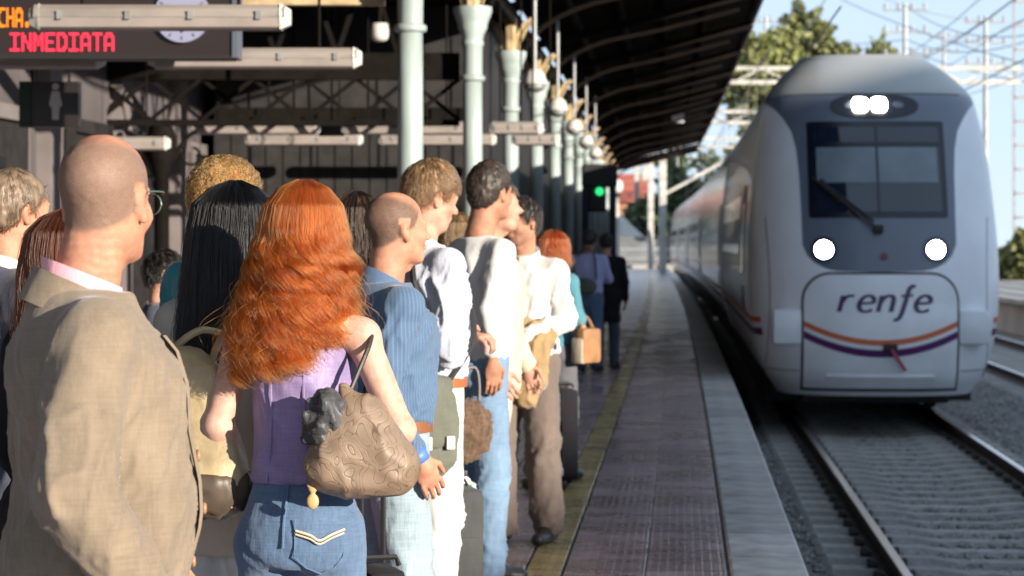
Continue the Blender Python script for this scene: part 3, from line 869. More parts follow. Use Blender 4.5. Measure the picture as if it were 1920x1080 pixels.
def lamp_post(x, y, h, label):
    root = empty('lamp_post', (x, y, 0), label=label, cat='street lamp')
    g = MB(); g.tube([(0, 0, 0), (0, 0, h)], [.16, .10], 10); g.build('post', M['whitepost'], root)
    g = MB(); g.lathe([(.05, h - .05), (.25, h + .08), (.32, h + .3), (.26, h + .55), (.08, h + .66)], 16); g.build('globe', M['lampwhite'], root, True)
    g = MB(); g.lathe([(.1, h - .25), (.2, h - .1), (.12, h + .02)], 12); g.build('collar', M['black'], root)
lamp_post(5.15, 118, 4.0, 'white globe lamp post at the end of the platform')

def portal(y, uL, uR, zb, label, post_l=True, lat_r=False, cant=False):
    root = empty('catenary_portal', (ex(y) + uL, y, -.8), label=label, cat='gantry', group='catenary gantries over the tracks')
    xL, xR = ex(y) + uL, ex(y) + uR
    g = MB()
    for dz in (0, .55): g.bar((xL, y, zb + dz), (xR, y, zb + dz), .16, .16)
    g.build('beam', M['whitepost'], root, world=True)
    n = int((xR - xL) / 1.1)
    g = MB()
    for i in range(n):
        a = xL + (xR - xL) * i / n; b = xL + (xR - xL) * (i + 1) / n
        g.bar((a, y, zb if i % 2 else zb + .55), (b, y, zb + .55 if i % 2 else zb), .07, .07)
    g.build('bracing', M['whitepost'], root, world=True)
    if post_l:
        g = MB(); g.box((xL, y, zb / 2), (.36, .36, zb + .8), bev=.03); g.build('post', M['whitepost'], root, world=True)
    if lat_r:
        for dx in (-.26, .26):
            g = MB(); g.bar((xR + dx, y, -.8), (xR + dx, y, zb + 3.4), .09, .09); g.build('post', M['galv'], root, world=True)
        z = -.3; k = 0
        while z < zb + 3.2:
            g = MB(); g.bar((xR - .26, y, z), (xR + .26, y, z), .09, .12); g.build('rung', M['galv'], root, world=True)
            if k % 2 == 0:
                pass
            z += .95; k += 1
    else:
        g = MB(); g.box((xR, y, zb / 2), (.34, .34, zb + .8), bev=.03); g.build('post', M['whitepost'], root, world=True)
    for u in (TRACK_U, TRACK_U + 4.05):
        x = ex(y) + u
        g = MB(); g.tube([(x - .9, y, zb), (x - .9, y, zb - 1.2)], .06, 6); g.tube([(x - .9, y, zb - 1.1), (x + .3, y, zb - 1.75)], .035, 6); g.tube([(x - .9, y, zb - .3), (x, y, zb - .5)], .035, 6)
        g.build('registration_arm', M['galv'], root, world=True)
        g = MB(); g.lathe([(.03, 0), (.09, .05), (.03, .1), (.09, .15), (.03, .2), (.09, .25), (.03, .3)], 10, (x - .9, y, zb - .55)); g.build('insulator', mat('insulator_brown', (.10, .05, .035), .3) if 'insulator_brown' not in bpy.data.materials else bpy.data.materials['insulator_brown'], root, world=True)
    if cant:
        g = MB(); g.bar((xL + .1, y, zb - 3.6), (xL + 3.2, y, zb - 1.9), .16, .16); g.box((xL - .8, y, zb - 2.6), (.55, .3, .75), bev=.1); g.bar((xL - .8, y, zb - 2.6), (xL, y, zb - 2.6), .08, .08)
        g.build('cantilever', M['whitepost'], root, world=True)
portal(95, .9, 13.4, 7.9, 'nearest catenary gantry with a lattice mast at its right end', post_l=False, lat_r=True)
portal(121, -.55, 14, 7.6, 'catenary gantry on a white post at the platform end', cant=True)
portal(152, -.9, 14, 7.6, 'third catenary gantry farther down the line')
portal(187, -1.5, 14, 7.6, 'farthest catenary gantry down the line')

# overhead wires
wi = empty('overhead_wires', (ex(30) + TRACK_U, 30, 4.6), label='thin overhead contact wires above the tracks', cat='wires')
for u, z, r in ((TRACK_U, 4.9, .011), (TRACK_U, 6.1, .011), (TRACK_U + 4.05, 4.9, .011), (TRACK_U + 4.05, 6.1, .011), (TRACK_U + 6.5, 8.4, .012), (TRACK_U + 8.1, 8.9, .012), (TRACK_U + 9.6, 7.2, .012), (TRACK_U + 11.0, 9.8, .014), (TRACK_U + 2.2, 8.6, .012)):
    g = MB(); pts = []
    for i in range(60):
        y = 34 + i * 5
        sag = .22 * ((((y - 95) / 30) % 1) * 2 - 1) ** 2 if z > 5 else 0
        pts.append((ex(y) + u, y, z + sag))
    g.tube(pts, r * 1.4, 5); g.build('wire', M['wire'], wi, world=True)
for i in range(12):
    y = 60 + i * 6.0
    for u in (TRACK_U, TRACK_U + 4.05):
        g = MB(); g.tube([(ex(y) + u, y, 4.9), (ex(y) + u, y, 6.15)], .01, 4); g.build('dropper', M['wire'], wi, world=True)

def mast(px, py_top, y, label, arms=3):
    x, _, z = pxw(px, py_top, y)
    root = empty('power_mast', (x, y, -.85), label=label, cat='mast', group='distant line masts')
    g = MB(); g.tube([(0, 0, 0), (0, 0, z + .85)], [.22, .12], 8); g.build('post', M['galv'], root)
    for k in range(arms):
        zz = z + .85 - .4 - k * 1.3
        g = MB(); g.bar((-1.3, 0, zz), (1.3, 0, zz), .12, .12)
        for s in (-1.15, -.4, .4, 1.15): g.tube([(s, 0, zz), (s, 0, zz + .4)], .09, 6)
        g.build('cross_arm', M['galv'], root)
mast(1697, 6, 140, 'grey mast with cross arms behind the train roof', 4)
mast(1848, 30, 150, 'slim mast with cross arms in the sky right of the train', 3)
mast(1436, 30, 170, 'mast with cross arms among the trees left of the train', 3)
mast(1770, 60, 200, 'farthest small mast low over the train roof', 2)
# feeder cables strung across the sky between the masts
cb = empty('feeder_cables', pxw(1700, 30, 140), label='dark feeder cables strung across the pale sky', cat='cables')
for a, b, sag in (((1400, 62, 170), (1700, 74, 140), .5), ((1700, 12, 140), (1960, 60, 95), .8), ((1700, 74, 140), (1960, 66, 95), .7), ((1560, -10, 150), (1960, 130, 90), .3), ((1640, -10, 140), (1850, 40, 150), .3), ((1780, 78, 140), (1960, 10, 95), .5), ((1700, 90, 140), (1960, 158, 95), .3)):
    A, B = Vector(pxw(*a)), Vector(pxw(*b))
    g = MB(); g.tube([A.lerp(B, t) - Vector((0, 0, sag * 4 * t * (1 - t))) for t in np.linspace(0, 1, 14)], .028, 5)
    g.build('cable', M['wire'], cb, world=True)

# opposite platform, and unseen terraces added beyond it to shade train and floor
g = MB(); sec2 = [(8.4, -.86), (8.4, -.02), (8.15, -.02), (8.15, .1), (24, .1)]
g.grid(lambda y, k: (ex(y) + sec2[int(k)][0], y, sec2[int(k)][1]), np.linspace(-34, 150, 50), range(5))
props(g.build('opposite_platform', M['concrete']), 'pale platform on the opposite side of the tracks', kind='structure')
g = MB()
for y in np.arange(34, 148, 3.0):
    g.box((ex(y) + 13.2, y, .75), (.14, .14, 1.3))
for z in (.5, .9, 1.3): g.grid(lambda y, k: (ex(y) + 13.2 + (-.03, .03)[int(k)], y, z), np.linspace(34, 148, 20), (0, 1)); g.grid(lambda y, k: (ex(y) + 13.17, y, z + (-.07, .07)[int(k)]), np.linspace(34, 148, 20), (0, 1))
props(g.build('railing', M['whitepost']), 'pale railing along the back of the opposite platform', 'railing')

def shade_house(name, x0, x1, y0, y1, z1, label):
    root = empty(name, (x0, (y0 + y1) / 2, .1), label=label, cat='building')
    g = MB(); g.box(((x0 + x1) / 2, (y0 + y1) / 2, z1 / 2), (x1 - x0, y1 - y0, z1 - .2)); g.build('wall', M['housewall'], root, world=True)
    g = MB(); g.box(((x0 + x1) / 2, (y0 + y1) / 2, z1 - .08), (x1 - x0 + .5, y1 - y0 + .5, .16)); g.build('roof', M['redroof'], root, world=True)
    n = int((y1 - y0) / 3.2)
    for i in range(n):
        y = y0 + (i + .5) * (y1 - y0) / n
        for fl in range(int(z1 / 3.0)):
            zc = 1.7 + fl * 3.0
            g = MB(); g.box((x0 - .03, y, zc), (.08, 1.3, 1.8)); w = g.build('window', M['white'], root, world=True)
            g = MB(); g.box((x0 - .08, y, zc), (.05, 1.05, 1.55)); p_ = g.build('pane', M['glass_dark'], w)
            for v in p_.data.vertices: v.co -= Vector(root.location)
shade_house('shade_terrace', 35, 44, -30, -7.7, 10.6, 'four storey pale terrace across the tracks')
shade_house('shade_terrace', 35, 44, -7.5, 2.7, 12.75, 'tallest pale house in the terrace across the tracks')
shade_house('shade_terrace', 35, 44, 2.9, 30, 10.6, 'pale terrace across the tracks, beyond the tallest house')
# ================================================================== the train
TY = 27.4
th = heading(TY)
train = empty('train', (ex(TY) + TRACK_U, TY, RAIL_Z), -th, label='white high speed train with lit headlamps arriving at the platform', cat='train')
_z = np.array([.33, .45, .6, .9, 1.2, 1.6, 1.8, 2.1, 2.4, 2.9, 3.3, 3.6, 3.80, 3.9, 4.0, 4.1, 4.24, 4.42])
_w = np.array([1.12, 1.22, 1.30, 1.40, 1.45, 1.475, 1.475, 1.47, 1.455, 1.42, 1.375, 1.315, 1.27, 1.235, 1.17, 1.09, .97, .76])
_p = np.array([.30, .14, .06, .0, .0, .05, .09, .17, .29, .52, .74, .92, 1.05, 1.16, 1.34, 1.52, 1.76, 2.2])
_r = np.array([1.0, 1.1, 1.15, 1.2, 1.2, 1.2, 1.2, 1.2, 1.2, 1.15, 1.05, .95, .9, .9, .9, .9, .9, .9])
_zd = np.linspace(.33, 4.42, 240)
def _sm(a):
    y = np.interp(_zd, _z, a)
    k = np.ones(9) / 9
    return np.convolve(np.pad(y, 4, mode='edge'), k, 'valid')
_wd, _pd, _rd = _sm(_w), _sm(_p), _sm(_r)
PW = 2.5
def tw(z): return float(np.interp(z, _zd, _wd))
def ty(x, z):
    w = tw(z); t = min(abs(x) / w, 1.0)
    return float(np.interp(z, _zd, _pd) + np.interp(z, _zd, _rd) * (1 - (1 - t ** PW) ** (1 / PW)))

def train_paint():
    m = bpy.data.materials.new('train_paint'); m.use_nodes = True
    nt, b = nodes_of(m)
    tc = nt.nodes.new('ShaderNodeTexCoord'); sx = nt.nodes.new('ShaderNodeSeparateXYZ'); nt.links.new(tc.outputs['Object'], sx.inputs[0])
    def mth(op, x, y=0.0, c=False):
        n = nt.nodes.new('ShaderNodeMath'); n.operation = op; n.use_clamp = c
        for i, v in enumerate((x, y)):
            if isinstance(v, (int, float)): n.inputs[i].default_value = v
            else: nt.links.new(v, n.inputs[i])
        return n.outputs[0]
    zf = mth('DIVIDE', sx.outputs[2], 4.5)
    def ramp(pts):
        r = nt.nodes.new('ShaderNodeValToRGB'); e = r.color_ramp.elements
        while len(e) < len(pts): e.new(.5)
        for k, (z, v) in enumerate(pts):
            e[k].position = z / 4.5; e[k].color = (v, v, v, 1)
        nt.links.new(zf, r.inputs['Fac'])
        return r.outputs['Color']
    lim = ramp([(1.77, 0), (1.775, .50), (1.80, .62), (1.86, .74), (1.95, .83), (2.08, .885), (2.4, .89), (2.9, .905), (3.2, .93), (3.42, .98), (3.58, 1.07), (3.70, 1.16), (3.80, 1.27), (3.86, 1.5)])
    msk = mth('MULTIPLY', mth('SUBTRACT', lim, mth('ABSOLUTE', sx.outputs[0])), 160, True)
    # only the nose wears the mask; the crown of the roof is grey all the way back
    front = mth('MULTIPLY', mth('SUBTRACT', 2.3, sx.outputs[1]), 30, True)
    msk = mth('MULTIPLY', msk, front)
    rf = mth('MULTIPLY', mth('SUBTRACT', sx.outputs[2], 3.865), 80, True)
    n = nt.nodes.new('ShaderNodeTexNoise'); n.inputs['Scale'].default_value = 1.6; n.inputs['Detail'].default_value = 5
    nt.links.new(tc.outputs['Object'], n.inputs['Vector'])
    n.inputs['Roughness'].default_value = .7
    wr = nt.nodes.new('ShaderNodeValToRGB'); wr.color_ramp.elements[0].position = .35; wr.color_ramp.elements[0].color = (.74, .765, .82, 1); wr.color_ramp.elements[1].position = .6; wr.color_ramp.elements[1].color = (.79, .815, .87, 1)  # white paint with the blue cast of shade tinted in
    nt.links.new(n.outputs['Fac'], wr.inputs['Fac'])
    m1 = nt.nodes.new('ShaderNodeMix'); m1.data_type = 'RGBA'; nt.links.new(msk, m1.inputs[0]); nt.links.new(wr.outputs['Color'], m1.inputs[6]); m1.inputs[7].default_value = (.13, .155, .205, 1)
    m2 = nt.nodes.new('ShaderNodeMix'); m2.data_type = 'RGBA'; nt.links.new(rf, m2.inputs[0]); nt.links.new(m1.outputs[2], m2.inputs[6]); m2.inputs[7].default_value = (.29, .30, .30, 1)
    nt.links.new(m2.outputs[2], b.inputs['Base Color'])
    b.inputs['Roughness'].default_value = .34
    b.inputs['Coat Weight'].default_value = .15
    return m
M['train'] = train_paint()
M['train_white'] = mat('train_white', (.79, .815, .87), .32, coat=.15, var=.08, var_scale=2)  # white tinted bluish, standing in for blue shade light
M['train_slate'] = mat('train_slate', (.085, .105, .145), .4)
M['train_side'] = mat('train_side_silver', (.55, .54, .54), .16, coat=.3, metal=.35, var=.1, var_scale=1.5)
M['gasket'] = mat('rubber_gasket', (.012, .014, .018), .6)
M['screen'] = mat('windscreen_glass', (.012, .020, .038), .05, spec=.8)
M['screen_frame'] = mat('windscreen_frame', (.008, .010, .020), .3)
M['blind'] = mat('sun_blind', (.17, .21, .25), .35, var=.15, var_scale=3)
M['orange'] = mat('orange_stripe', (.62, .14, .045), .4)
M['purple'] = mat('purple_stripe', (.085, .012, .11), .4)
M['logo'] = mat('logo_purple', (.055, .022, .09), .4)
M['headlight'] = mat('headlight_lit', (.8, .8, .8), .3, emit=(.93, .95, 1.0), emit_s=9)
M['headlight2'] = mat('top_headlight_lit', (.8, .8, .8), .3, emit=(1.0, .88, .68), emit_s=11)
M['redlamp'] = mat('dull_red_lens', (.12, .01, .03), .3)
M['redlever'] = mat('red_lever', (.35, .05, .08), .5)
M['under'] = mat('underframe_black', (.014, .014, .015), .7)

def nose():
    g = MB()
    zs = list(np.linspace(.33, 3.7, 46)) + list(np.linspace(3.74, 4.42, 24))
    ts = np.sin(np.linspace(-math.pi / 2, math.pi / 2, 61))
    back = 18.0
    rows = []
    for z in zs:
        w = tw(z); row = [(-w, back, z), (-w, 8, z), (-w, 4.0, z)]
        row += [(w * t, ty(w * t, z), z) for t in ts]
        row += [(w, 4.0, z), (w, 8, z), (w, back, z)]
        rows.append(row)
    n = len(rows[0])
    v = [p for r in rows for p in r]
    f = [(i * n + j, i * n + j + 1, (i + 1) * n + j + 1, (i + 1) * n + j) for i in range(len(rows) - 1) for j in range(n - 1)]
    t = (len(rows) - 1) * n
    for j in range(n // 2):
        f.append((t + j, t + j + 1, t + n - 2 - j, t + n - 1 - j))
    g.raw(v, f)
    return g.build('nose_body', M['train'], train, True)
nose()

def patch(name, m, zs, lim, off, parent, nx=20, thick=.03, xc=0.0, smooth=True):
    """a panel lying on the nose between -lim(z) and lim(z), `off` proud of the skin, with a turned edge"""
    g = MB(); vs = []; rows = len(zs)
    for z in zs:
        a = lim(z)
        l, r = (a if isinstance(a, tuple) else (-a, a))
        for k in range(nx):
            x = l + (r - l) * k / (nx - 1) + xc
            vs.append((x, ty(x, z) - off, z))
    f = [(i * nx + j, i * nx + j + 1, (i + 1) * nx + j + 1, (i + 1) * nx + j) for i in range(rows - 1) for j in range(nx - 1)]
    ring = list(range(nx)) + [i * nx + nx - 1 for i in range(1, rows)] + [(rows - 1) * nx + j for j in range(nx - 2, -1, -1)] + [i * nx for i in range(rows - 2, 0, -1)]
    b0 = len(vs)
    for i in ring: vs.append((vs[i][0], vs[i][1] + thick, vs[i][2]))
    L = len(ring)
    f += [(ring[i], b0 + i, b0 + (i + 1) % L, ring[(i + 1) % L]) for i in range(L)]
    g.raw(vs, f)
    return g.build(name, m, parent, 'auto' if smooth else False)
def rr(z0, z1, hw, r, rb=0.0, hw0=None):
    """rounded rectangle limits: rows and half-widths"""
    a = np.linspace(0, math.pi / 2, 9)
    rows, lims = [], []
    if rb:
        for t in a: rows.append(z0 + rb - rb * math.cos(t)); lims.append(hw - rb + rb * math.sin(t))
    else: rows.append(z0); lims.append(hw)
    rows += list(np.linspace(z0 + (rb or .02), z1 - r, 30)[1:-1]); lims += [hw] * 28
    for t in a: rows.append(z1 - r + r * math.sin(t)); lims.append(hw - r + r * math.cos(t))
    def f(z): return float(np.interp(z, rows, lims))
    return rows, f
# coupler hatch with its rubber seam
rows, f = rr(.385, 1.762, .900, .33); patch('hatch_seam', M['gasket'], rows, f, .012, train, 60)
rows, f = rr(.42, 1.735, .875, .31); hatch = patch('coupler_hatch', M['train_white'], rows, f, .024, train, 60)
for name, m, zc, ze, hh in (('stripe', M['orange'], .955, 1.17, .032), ('stripe', M['purple'], .83, 1.045, .042)):
    g = MB(); xs = np.linspace(-.872, .872, 40); vs = []
    for x in xs:
        z = zc + (ze - zc) * (abs(x) / .872) ** 2
        for d in (-hh, hh): vs.append((x, ty(x, z + d) - .0275, z + d))
    g.raw(vs, [(2 * i, 2 * i + 2, 2 * i + 3, 2 * i + 1) for i in range(len(xs) - 1)]); g.build(name, m, hatch, True)
g = MB(); xs = np.linspace(-.62, .62, 24); vs = []
for x in xs:
    for d, o in ((.50, .026), (.545, .034), (.56, .046), (.575, .034), (.60, .026)): vs.append((x, ty(x, d) - o, d))
g.raw(vs, [(5 * i + k, 5 * i + 5 + k, 5 * i + 6 + k, 5 * i + 1 + k) for i in range(len(xs) - 1) for k in range(4)]); g.build('step_lip', M['train_white'], hatch, True)

# lettering on the hatch
LET = {'r': ([[(0, 0), (.02, .5), (.03, 1.0)], [(.03, .55), (.17, .86), (.38, .98), (.62, .97)]], .92),
       'e': ([[(.10, .50), (.45, .53), (.78, .58), (.74, .84), (.50, 1.0), (.22, .90), (.07, .62), (.06, .34), (.20, .08), (.50, .0), (.80, .13)]], 1.12),
       'n': ([[(0, 0), (.02, .5), (.03, 1.0)], [(.03, .55), (.18, .86), (.42, 1.0), (.64, .90), (.70, .62), (.68, 0)]], 1.02),
       'f': ([[(.66, 1.52), (.50, 1.60), (.38, 1.42), (.34, 1.0), (.30, .4), (.22, -.25), (.06, -.50), (-.10, -.46)], [(.04, .98), (.34, 1.0), (.66, 1.0)]], .86)}
def logo():
    H, x0 = .185, -.50
    tot = sum(LET[c][1] for c in 'renfe') - .3
    sc = 1.02 / (tot * H)
    x = 0
    for ch in 'renfe':
        strokes, adv = LET[ch]
        g = MB()
        for si, st in enumerate(strokes):
            pts = np.array(crv(st, 26))
            d = np.gradient(pts, axis=0); d /= np.linalg.norm(d, axis=1)[:, None] + 1e-9
            nrm = np.stack([-d[:, 1], d[:, 0]], 1)
            wd = .075 + .055 * np.abs(d[:, 1])          # heavier downstrokes
            L, R = pts + nrm * wd[:, None], pts - nrm * wd[:, None]
            vs = []
            for a, b in zip(L, R):
                for q in (a, b):
                    px = x0 + (x + q[0] + q[1] * .20) * H * sc; pz = 1.31 + q[1] * H
                    vs.append((px + .02, ty(px, pz) - .0285 - .0012 * si, pz))
            g.raw(vs, [(2 * i, 2 * i + 1, 2 * i + 3, 2 * i + 2) for i in range(len(pts) - 1)])
        g.build('letter', M['logo'], hatch)
        x += adv
logo()
g = MB(); g.box((.10, ty(.1, .9) - .04, .90), (.16, .06, .09), bev=.02); g.build('tow_cover', M['black'], train)
g = MB(); g.bar((.11, ty(.1, .9) - .07, .88), (.27, ty(.27, .66) - .09, .64), .035, .035); g.build('red_lever', M['redlever'], train)
# buffer covers on both cheeks
for s in (-1, 1):
    g = MB()
    cy = ty(1.04, 1.13)
    g.box((s * 1.06, cy + .12, 1.13), (.34, .46, .40), bev=.05); g.build('buffer_cover', M['train_white'], train, 'auto')
    # flank stripes running back along the body
    for m, z, hh in ((M['orange'], 1.20, .032), (M['purple'], 1.06, .042)):
        g = MB(); vs = []
        for t in list(np.linspace(.93, 1, 14)):
            for d in (-hh, hh):
                w = tw(z + d); vs.append((s * (w * t + .004), ty(w * t, z + d) - .004, z + d))
        for y in (4, 10, 18):
            for d in (-hh, hh): vs.append((s * (tw(z + d) + .004), y, z + d))
        n = len(vs) // 2
        g.raw(vs, [(2 * i, 2 * i + 2, 2 * i + 3, 2 * i + 1) for i in range(n - 1)]); g.build('flank_stripe', m, train)
# panel seams: under the brow of the roof, down each cheek, across the chin
def seam_line(pts, w=.008):
    g = MB(); g.tube([(x, ty(x, z) - .001, z) for x, z in pts], w, 5); return g.build('panel_seam', M['gasket'], train)
seam_line([(x, 3.87) for x in np.linspace(-1.05, 1.05, 30)], .007)
for s in (-1, 1):
    seam_line([(s * (1.30 - .05 * math.sin(t * 3)), .5 + 1.9 * t) for t in np.linspace(0, 1, 20)], .005)
    seam_line([(s * (.92 + .36 * t), .62) for t in np.linspace(0, 1, 8)], .005)
# windscreen
rows, f = rr(2.39, 3.53, .80, .03, .03); patch('windscreen_frame', M['screen_frame'], rows, f, .008, train, 26)
rows, f = rr(2.455, 3.465, .735, .04, .04); ws = patch('windscreen', M['screen'], rows, f, .014, train, 26)
rows, f = rr(2.80, 3.22, .70, .015, .015); patch('sun_blind', M['blind'], rows, f, .0165, ws, 26, thick=.002)
rows, f = rr(2.455, 3.465, .014, .004, .004); patch('divider', M['screen_frame'], rows, f, .022, ws, 4, thick=.01)
rows, f = rr(3.23, 3.28, .735, .01, .01); patch('cross_bar', M['screen_frame'], rows, f, .02, ws, 26, thick=.01)
wp = MB()
def onn(x, z, o): return (x, ty(x, z) - o, z)
wp.tube([onn(-.03 + .72 * -t, 2.26 + .60 * t, .06) for t in np.linspace(0, 1, 8)], .018, 6)
wp.tube([onn(.02 + .70 * -t, 2.28 + .56 * t, .05) for t in np.linspace(.12, .98, 8)], .014, 6)
wp.tube([onn(-.45 + .2 * -t, 2.58 + .25 * t, .04) for t in np.linspace(0, 1, 5)], .022, 6)
wp.box(onn(-.02, 2.26, .04), (.12, .08, .09), bev=.02)
wp.build('wiper', M['black'], train)
# lamps
def disc_on(name, m, x, z, rx, rz, off, parent, sq=2.0, depth=.03):
    g = MB(); n = 32; vs = [onn(x, z, off)]
    for k in range(n):
        a = 2 * math.pi * k / n
        c, s_ = math.cos(a), math.sin(a)
        q = (abs(c) ** sq + abs(s_) ** sq) ** (-1 / sq)
        vs.append(onn(x + rx * c * q, z + rz * s_ * q, off))
    for k in range(n): vs.append((vs[1 + k][0], vs[1 + k][1] + depth, vs[1 + k][2]))
    f = [(0, 1 + k, 1 + (k + 1) % n) for k in range(n)] + [(1 + k, 1 + n + k, 1 + n + (k + 1) % n, 1 + (k + 1) % n) for k in range(n)]
    g.raw(vs, f); return g.build(name, m, parent, 'auto')
for s in (-1, 1):
    h = disc_on('headlight', M['screen_frame'], s * .64, 2.02, .15, .15, .008, train)
    disc_on('lens', M['headlight'], s * .64, 2.02, .102, .102, .016, h)
pod = disc_on('lamp_pod', M['screen_frame'], 0, 3.72, .52, .155, .012, train, 2.3)
for x in (-.165, .055):
    disc_on('top_headlight', M['headlight2'], x, 3.735, .088, .085, .03, pod, 4)
disc_on('tail_lamp', M['redlamp'], .04, 1.94, .045, .045, .01, train)
# underside
g = MB(); g.box((0, 1.5, .27), (1.7, 1.5, .10), bev=.03); g.box((0, 10, .42), (2.5, 16.0, .5)); g.build('underframe', M['under'], train)
for yb in (3.2, 5.9):
    for s in (-.87, .87):
        g = MB(); n = 28
        g.prism([(math.cos(2 * math.pi * k / n) * .43, math.sin(2 * math.pi * k / n) * .43) for k in range(n)], lambda p: (s - .065, yb + p[0], .43 + p[1]), lambda p: (s + .065, yb + p[0], .43 + p[1]))
        g.build('wheel', M['rail'], train, 'auto')

# flank windows, doors; the cars that follow along the curve
def side_parts(par, y0, y1, door_at):
    for s in (-1, 1):
        y = y0
        while y < y1 - 1.6:
            if any(abs(y + .75 - d) < 1.4 for d in door_at): y += .5; continue
            g = MB(); a, b = tw(1.95) + .004, tw(2.75) + .006
            g.raw([(s * a, y, 1.95), (s * a, y + 1.45, 1.95), (s * b, y + 1.45, 2.75), (s * b, y, 2.75), (s * (a - .03), y, 1.95), (s * (a - .03), y + 1.45, 1.95), (s * (b - .03), y + 1.45, 2.75), (s * (b - .03), y, 2.75)],
                  [(0, 1, 2, 3), (0, 4, 5, 1), (1, 5, 6, 2), (2, 6, 7, 3), (3, 7, 4, 0)])
            g.build('window', M['screen'], par)
            y += 1.85
        for d in door_at:
            g = MB(); zz = [.75, 1.3, 1.9, 2.4, 2.85]
            g.grid(lambda z, yy: (s * (tw(z) + .008), yy, z), zz, (d - .48, d + .48)); dr = g.build('door', M['train_slate'], par)
            g = MB(); g.grid(lambda z, yy: (s * (tw(z) + .012), yy, z), (1.7, 2.2, 2.6), (d - .26, d + .26)); g.build('pane', M['screen'], dr)
side_parts(train, 6.2, 18, [3.9])
def car(k, y_mid, L):
    a = empty('car', (0, 0, 0)); a.parent = train
    # place in train space
    wx, wy = ex(y_mid) + TRACK_U - train.location.x, y_mid - TY
    c, s_ = math.cos(th), math.sin(th)
    a.location = (wx * c - wy * s_, wx * s_ + wy * c, 0); a.rotation_euler = (0, 0, -(heading(y_mid) - th))
    zs = [.40, .6, .9, 1.2, 1.6, 2.0, 2.4, 2.9, 3.3, 3.6, 3.8, 3.9, 4.0, 4.1, 4.2, 4.32, 4.42]
    ring = [(-tw(z), z) for z in zs] + [(tw(z), z) for z in zs[::-1]]
    g = MB(); n = len(ring)
    for y in (-L / 2, L / 2): g.v += [(p[0], y, p[1]) for p in ring]
    g.f += [(i, (i + 1) % n, n + (i + 1) % n, n + i) for i in range(n)] + [tuple(range(n))[::-1], tuple(range(n, 2 * n))]
    g.build('car_body', M['train_side'], a, 'auto')
    g = MB(); g.box((0, 0, .5), (2.5, L - 1, .5)); g.box((0, -L / 2 - .35, 2.2), (2.3, .7, 3.2)); g.build('gangway', M['under'], a)
    for s in (-1, 1):
        for m, z, hh in ((M['orange'], 1.20, .032), (M['purple'], 1.06, .042)):
            g = MB(); g.grid(lambda y, d: (s * (tw(z + d) + .004), y, z + d), (-L / 2, L / 2), (-hh, hh)); g.build('flank_stripe', m, a)
        y = -L / 2 + 3
        while y < L / 2 - 3:
            g = MB(); aa, bb = tw(1.95) + .004, tw(2.75) + .006
            g.raw([(s * aa, y, 1.95), (s * aa, y + 1.45, 1.95), (s * bb, y + 1.45, 2.75), (s * bb, y, 2.75)], [(0, 1, 2, 3)])
            g.build('window', M['screen'], a); y += 1.9
        for d in (-L / 2 + 1.2, L / 2 - 1.2):
            g = MB(); g.grid(lambda z, yy: (s * (tw(z) + .008), yy, z), [.75, 1.3, 1.9, 2.4, 2.85], (d - .48, d + .48)); g.build('door', M['train_slate'], a)
for k in range(4):
    car(k, TY + 18.7 + 12.5 + k * 25.7, 25.0)
# ================================================================== people: implicit surfaces turned into meshes
_NT = RNG.random((32, 32, 32)).astype(np.float32)
def vnoise(P):
    """smooth value noise in 0..1, P is (n,3)"""
    i = np.floor(P).astype(int); f = P - i; f = f * f * (3 - 2 * f)
    i &= 31; j = (i + 1) & 31
    x0, y0, z0 = i.T; x1, y1, z1 = j.T; fx, fy, fz = f.T
    def L(a, b, t): return a + (b - a) * t
    return L(L(L(_NT[x0, y0, z0], _NT[x1, y0, z0], fx), L(_NT[x0, y1, z0], _NT[x1, y1, z0], fx), fy),
             L(L(_NT[x0, y0, z1], _NT[x1, y0, z1], fx), L(_NT[x0, y1, z1], _NT[x1, y1, z1], fx), fy), fz)

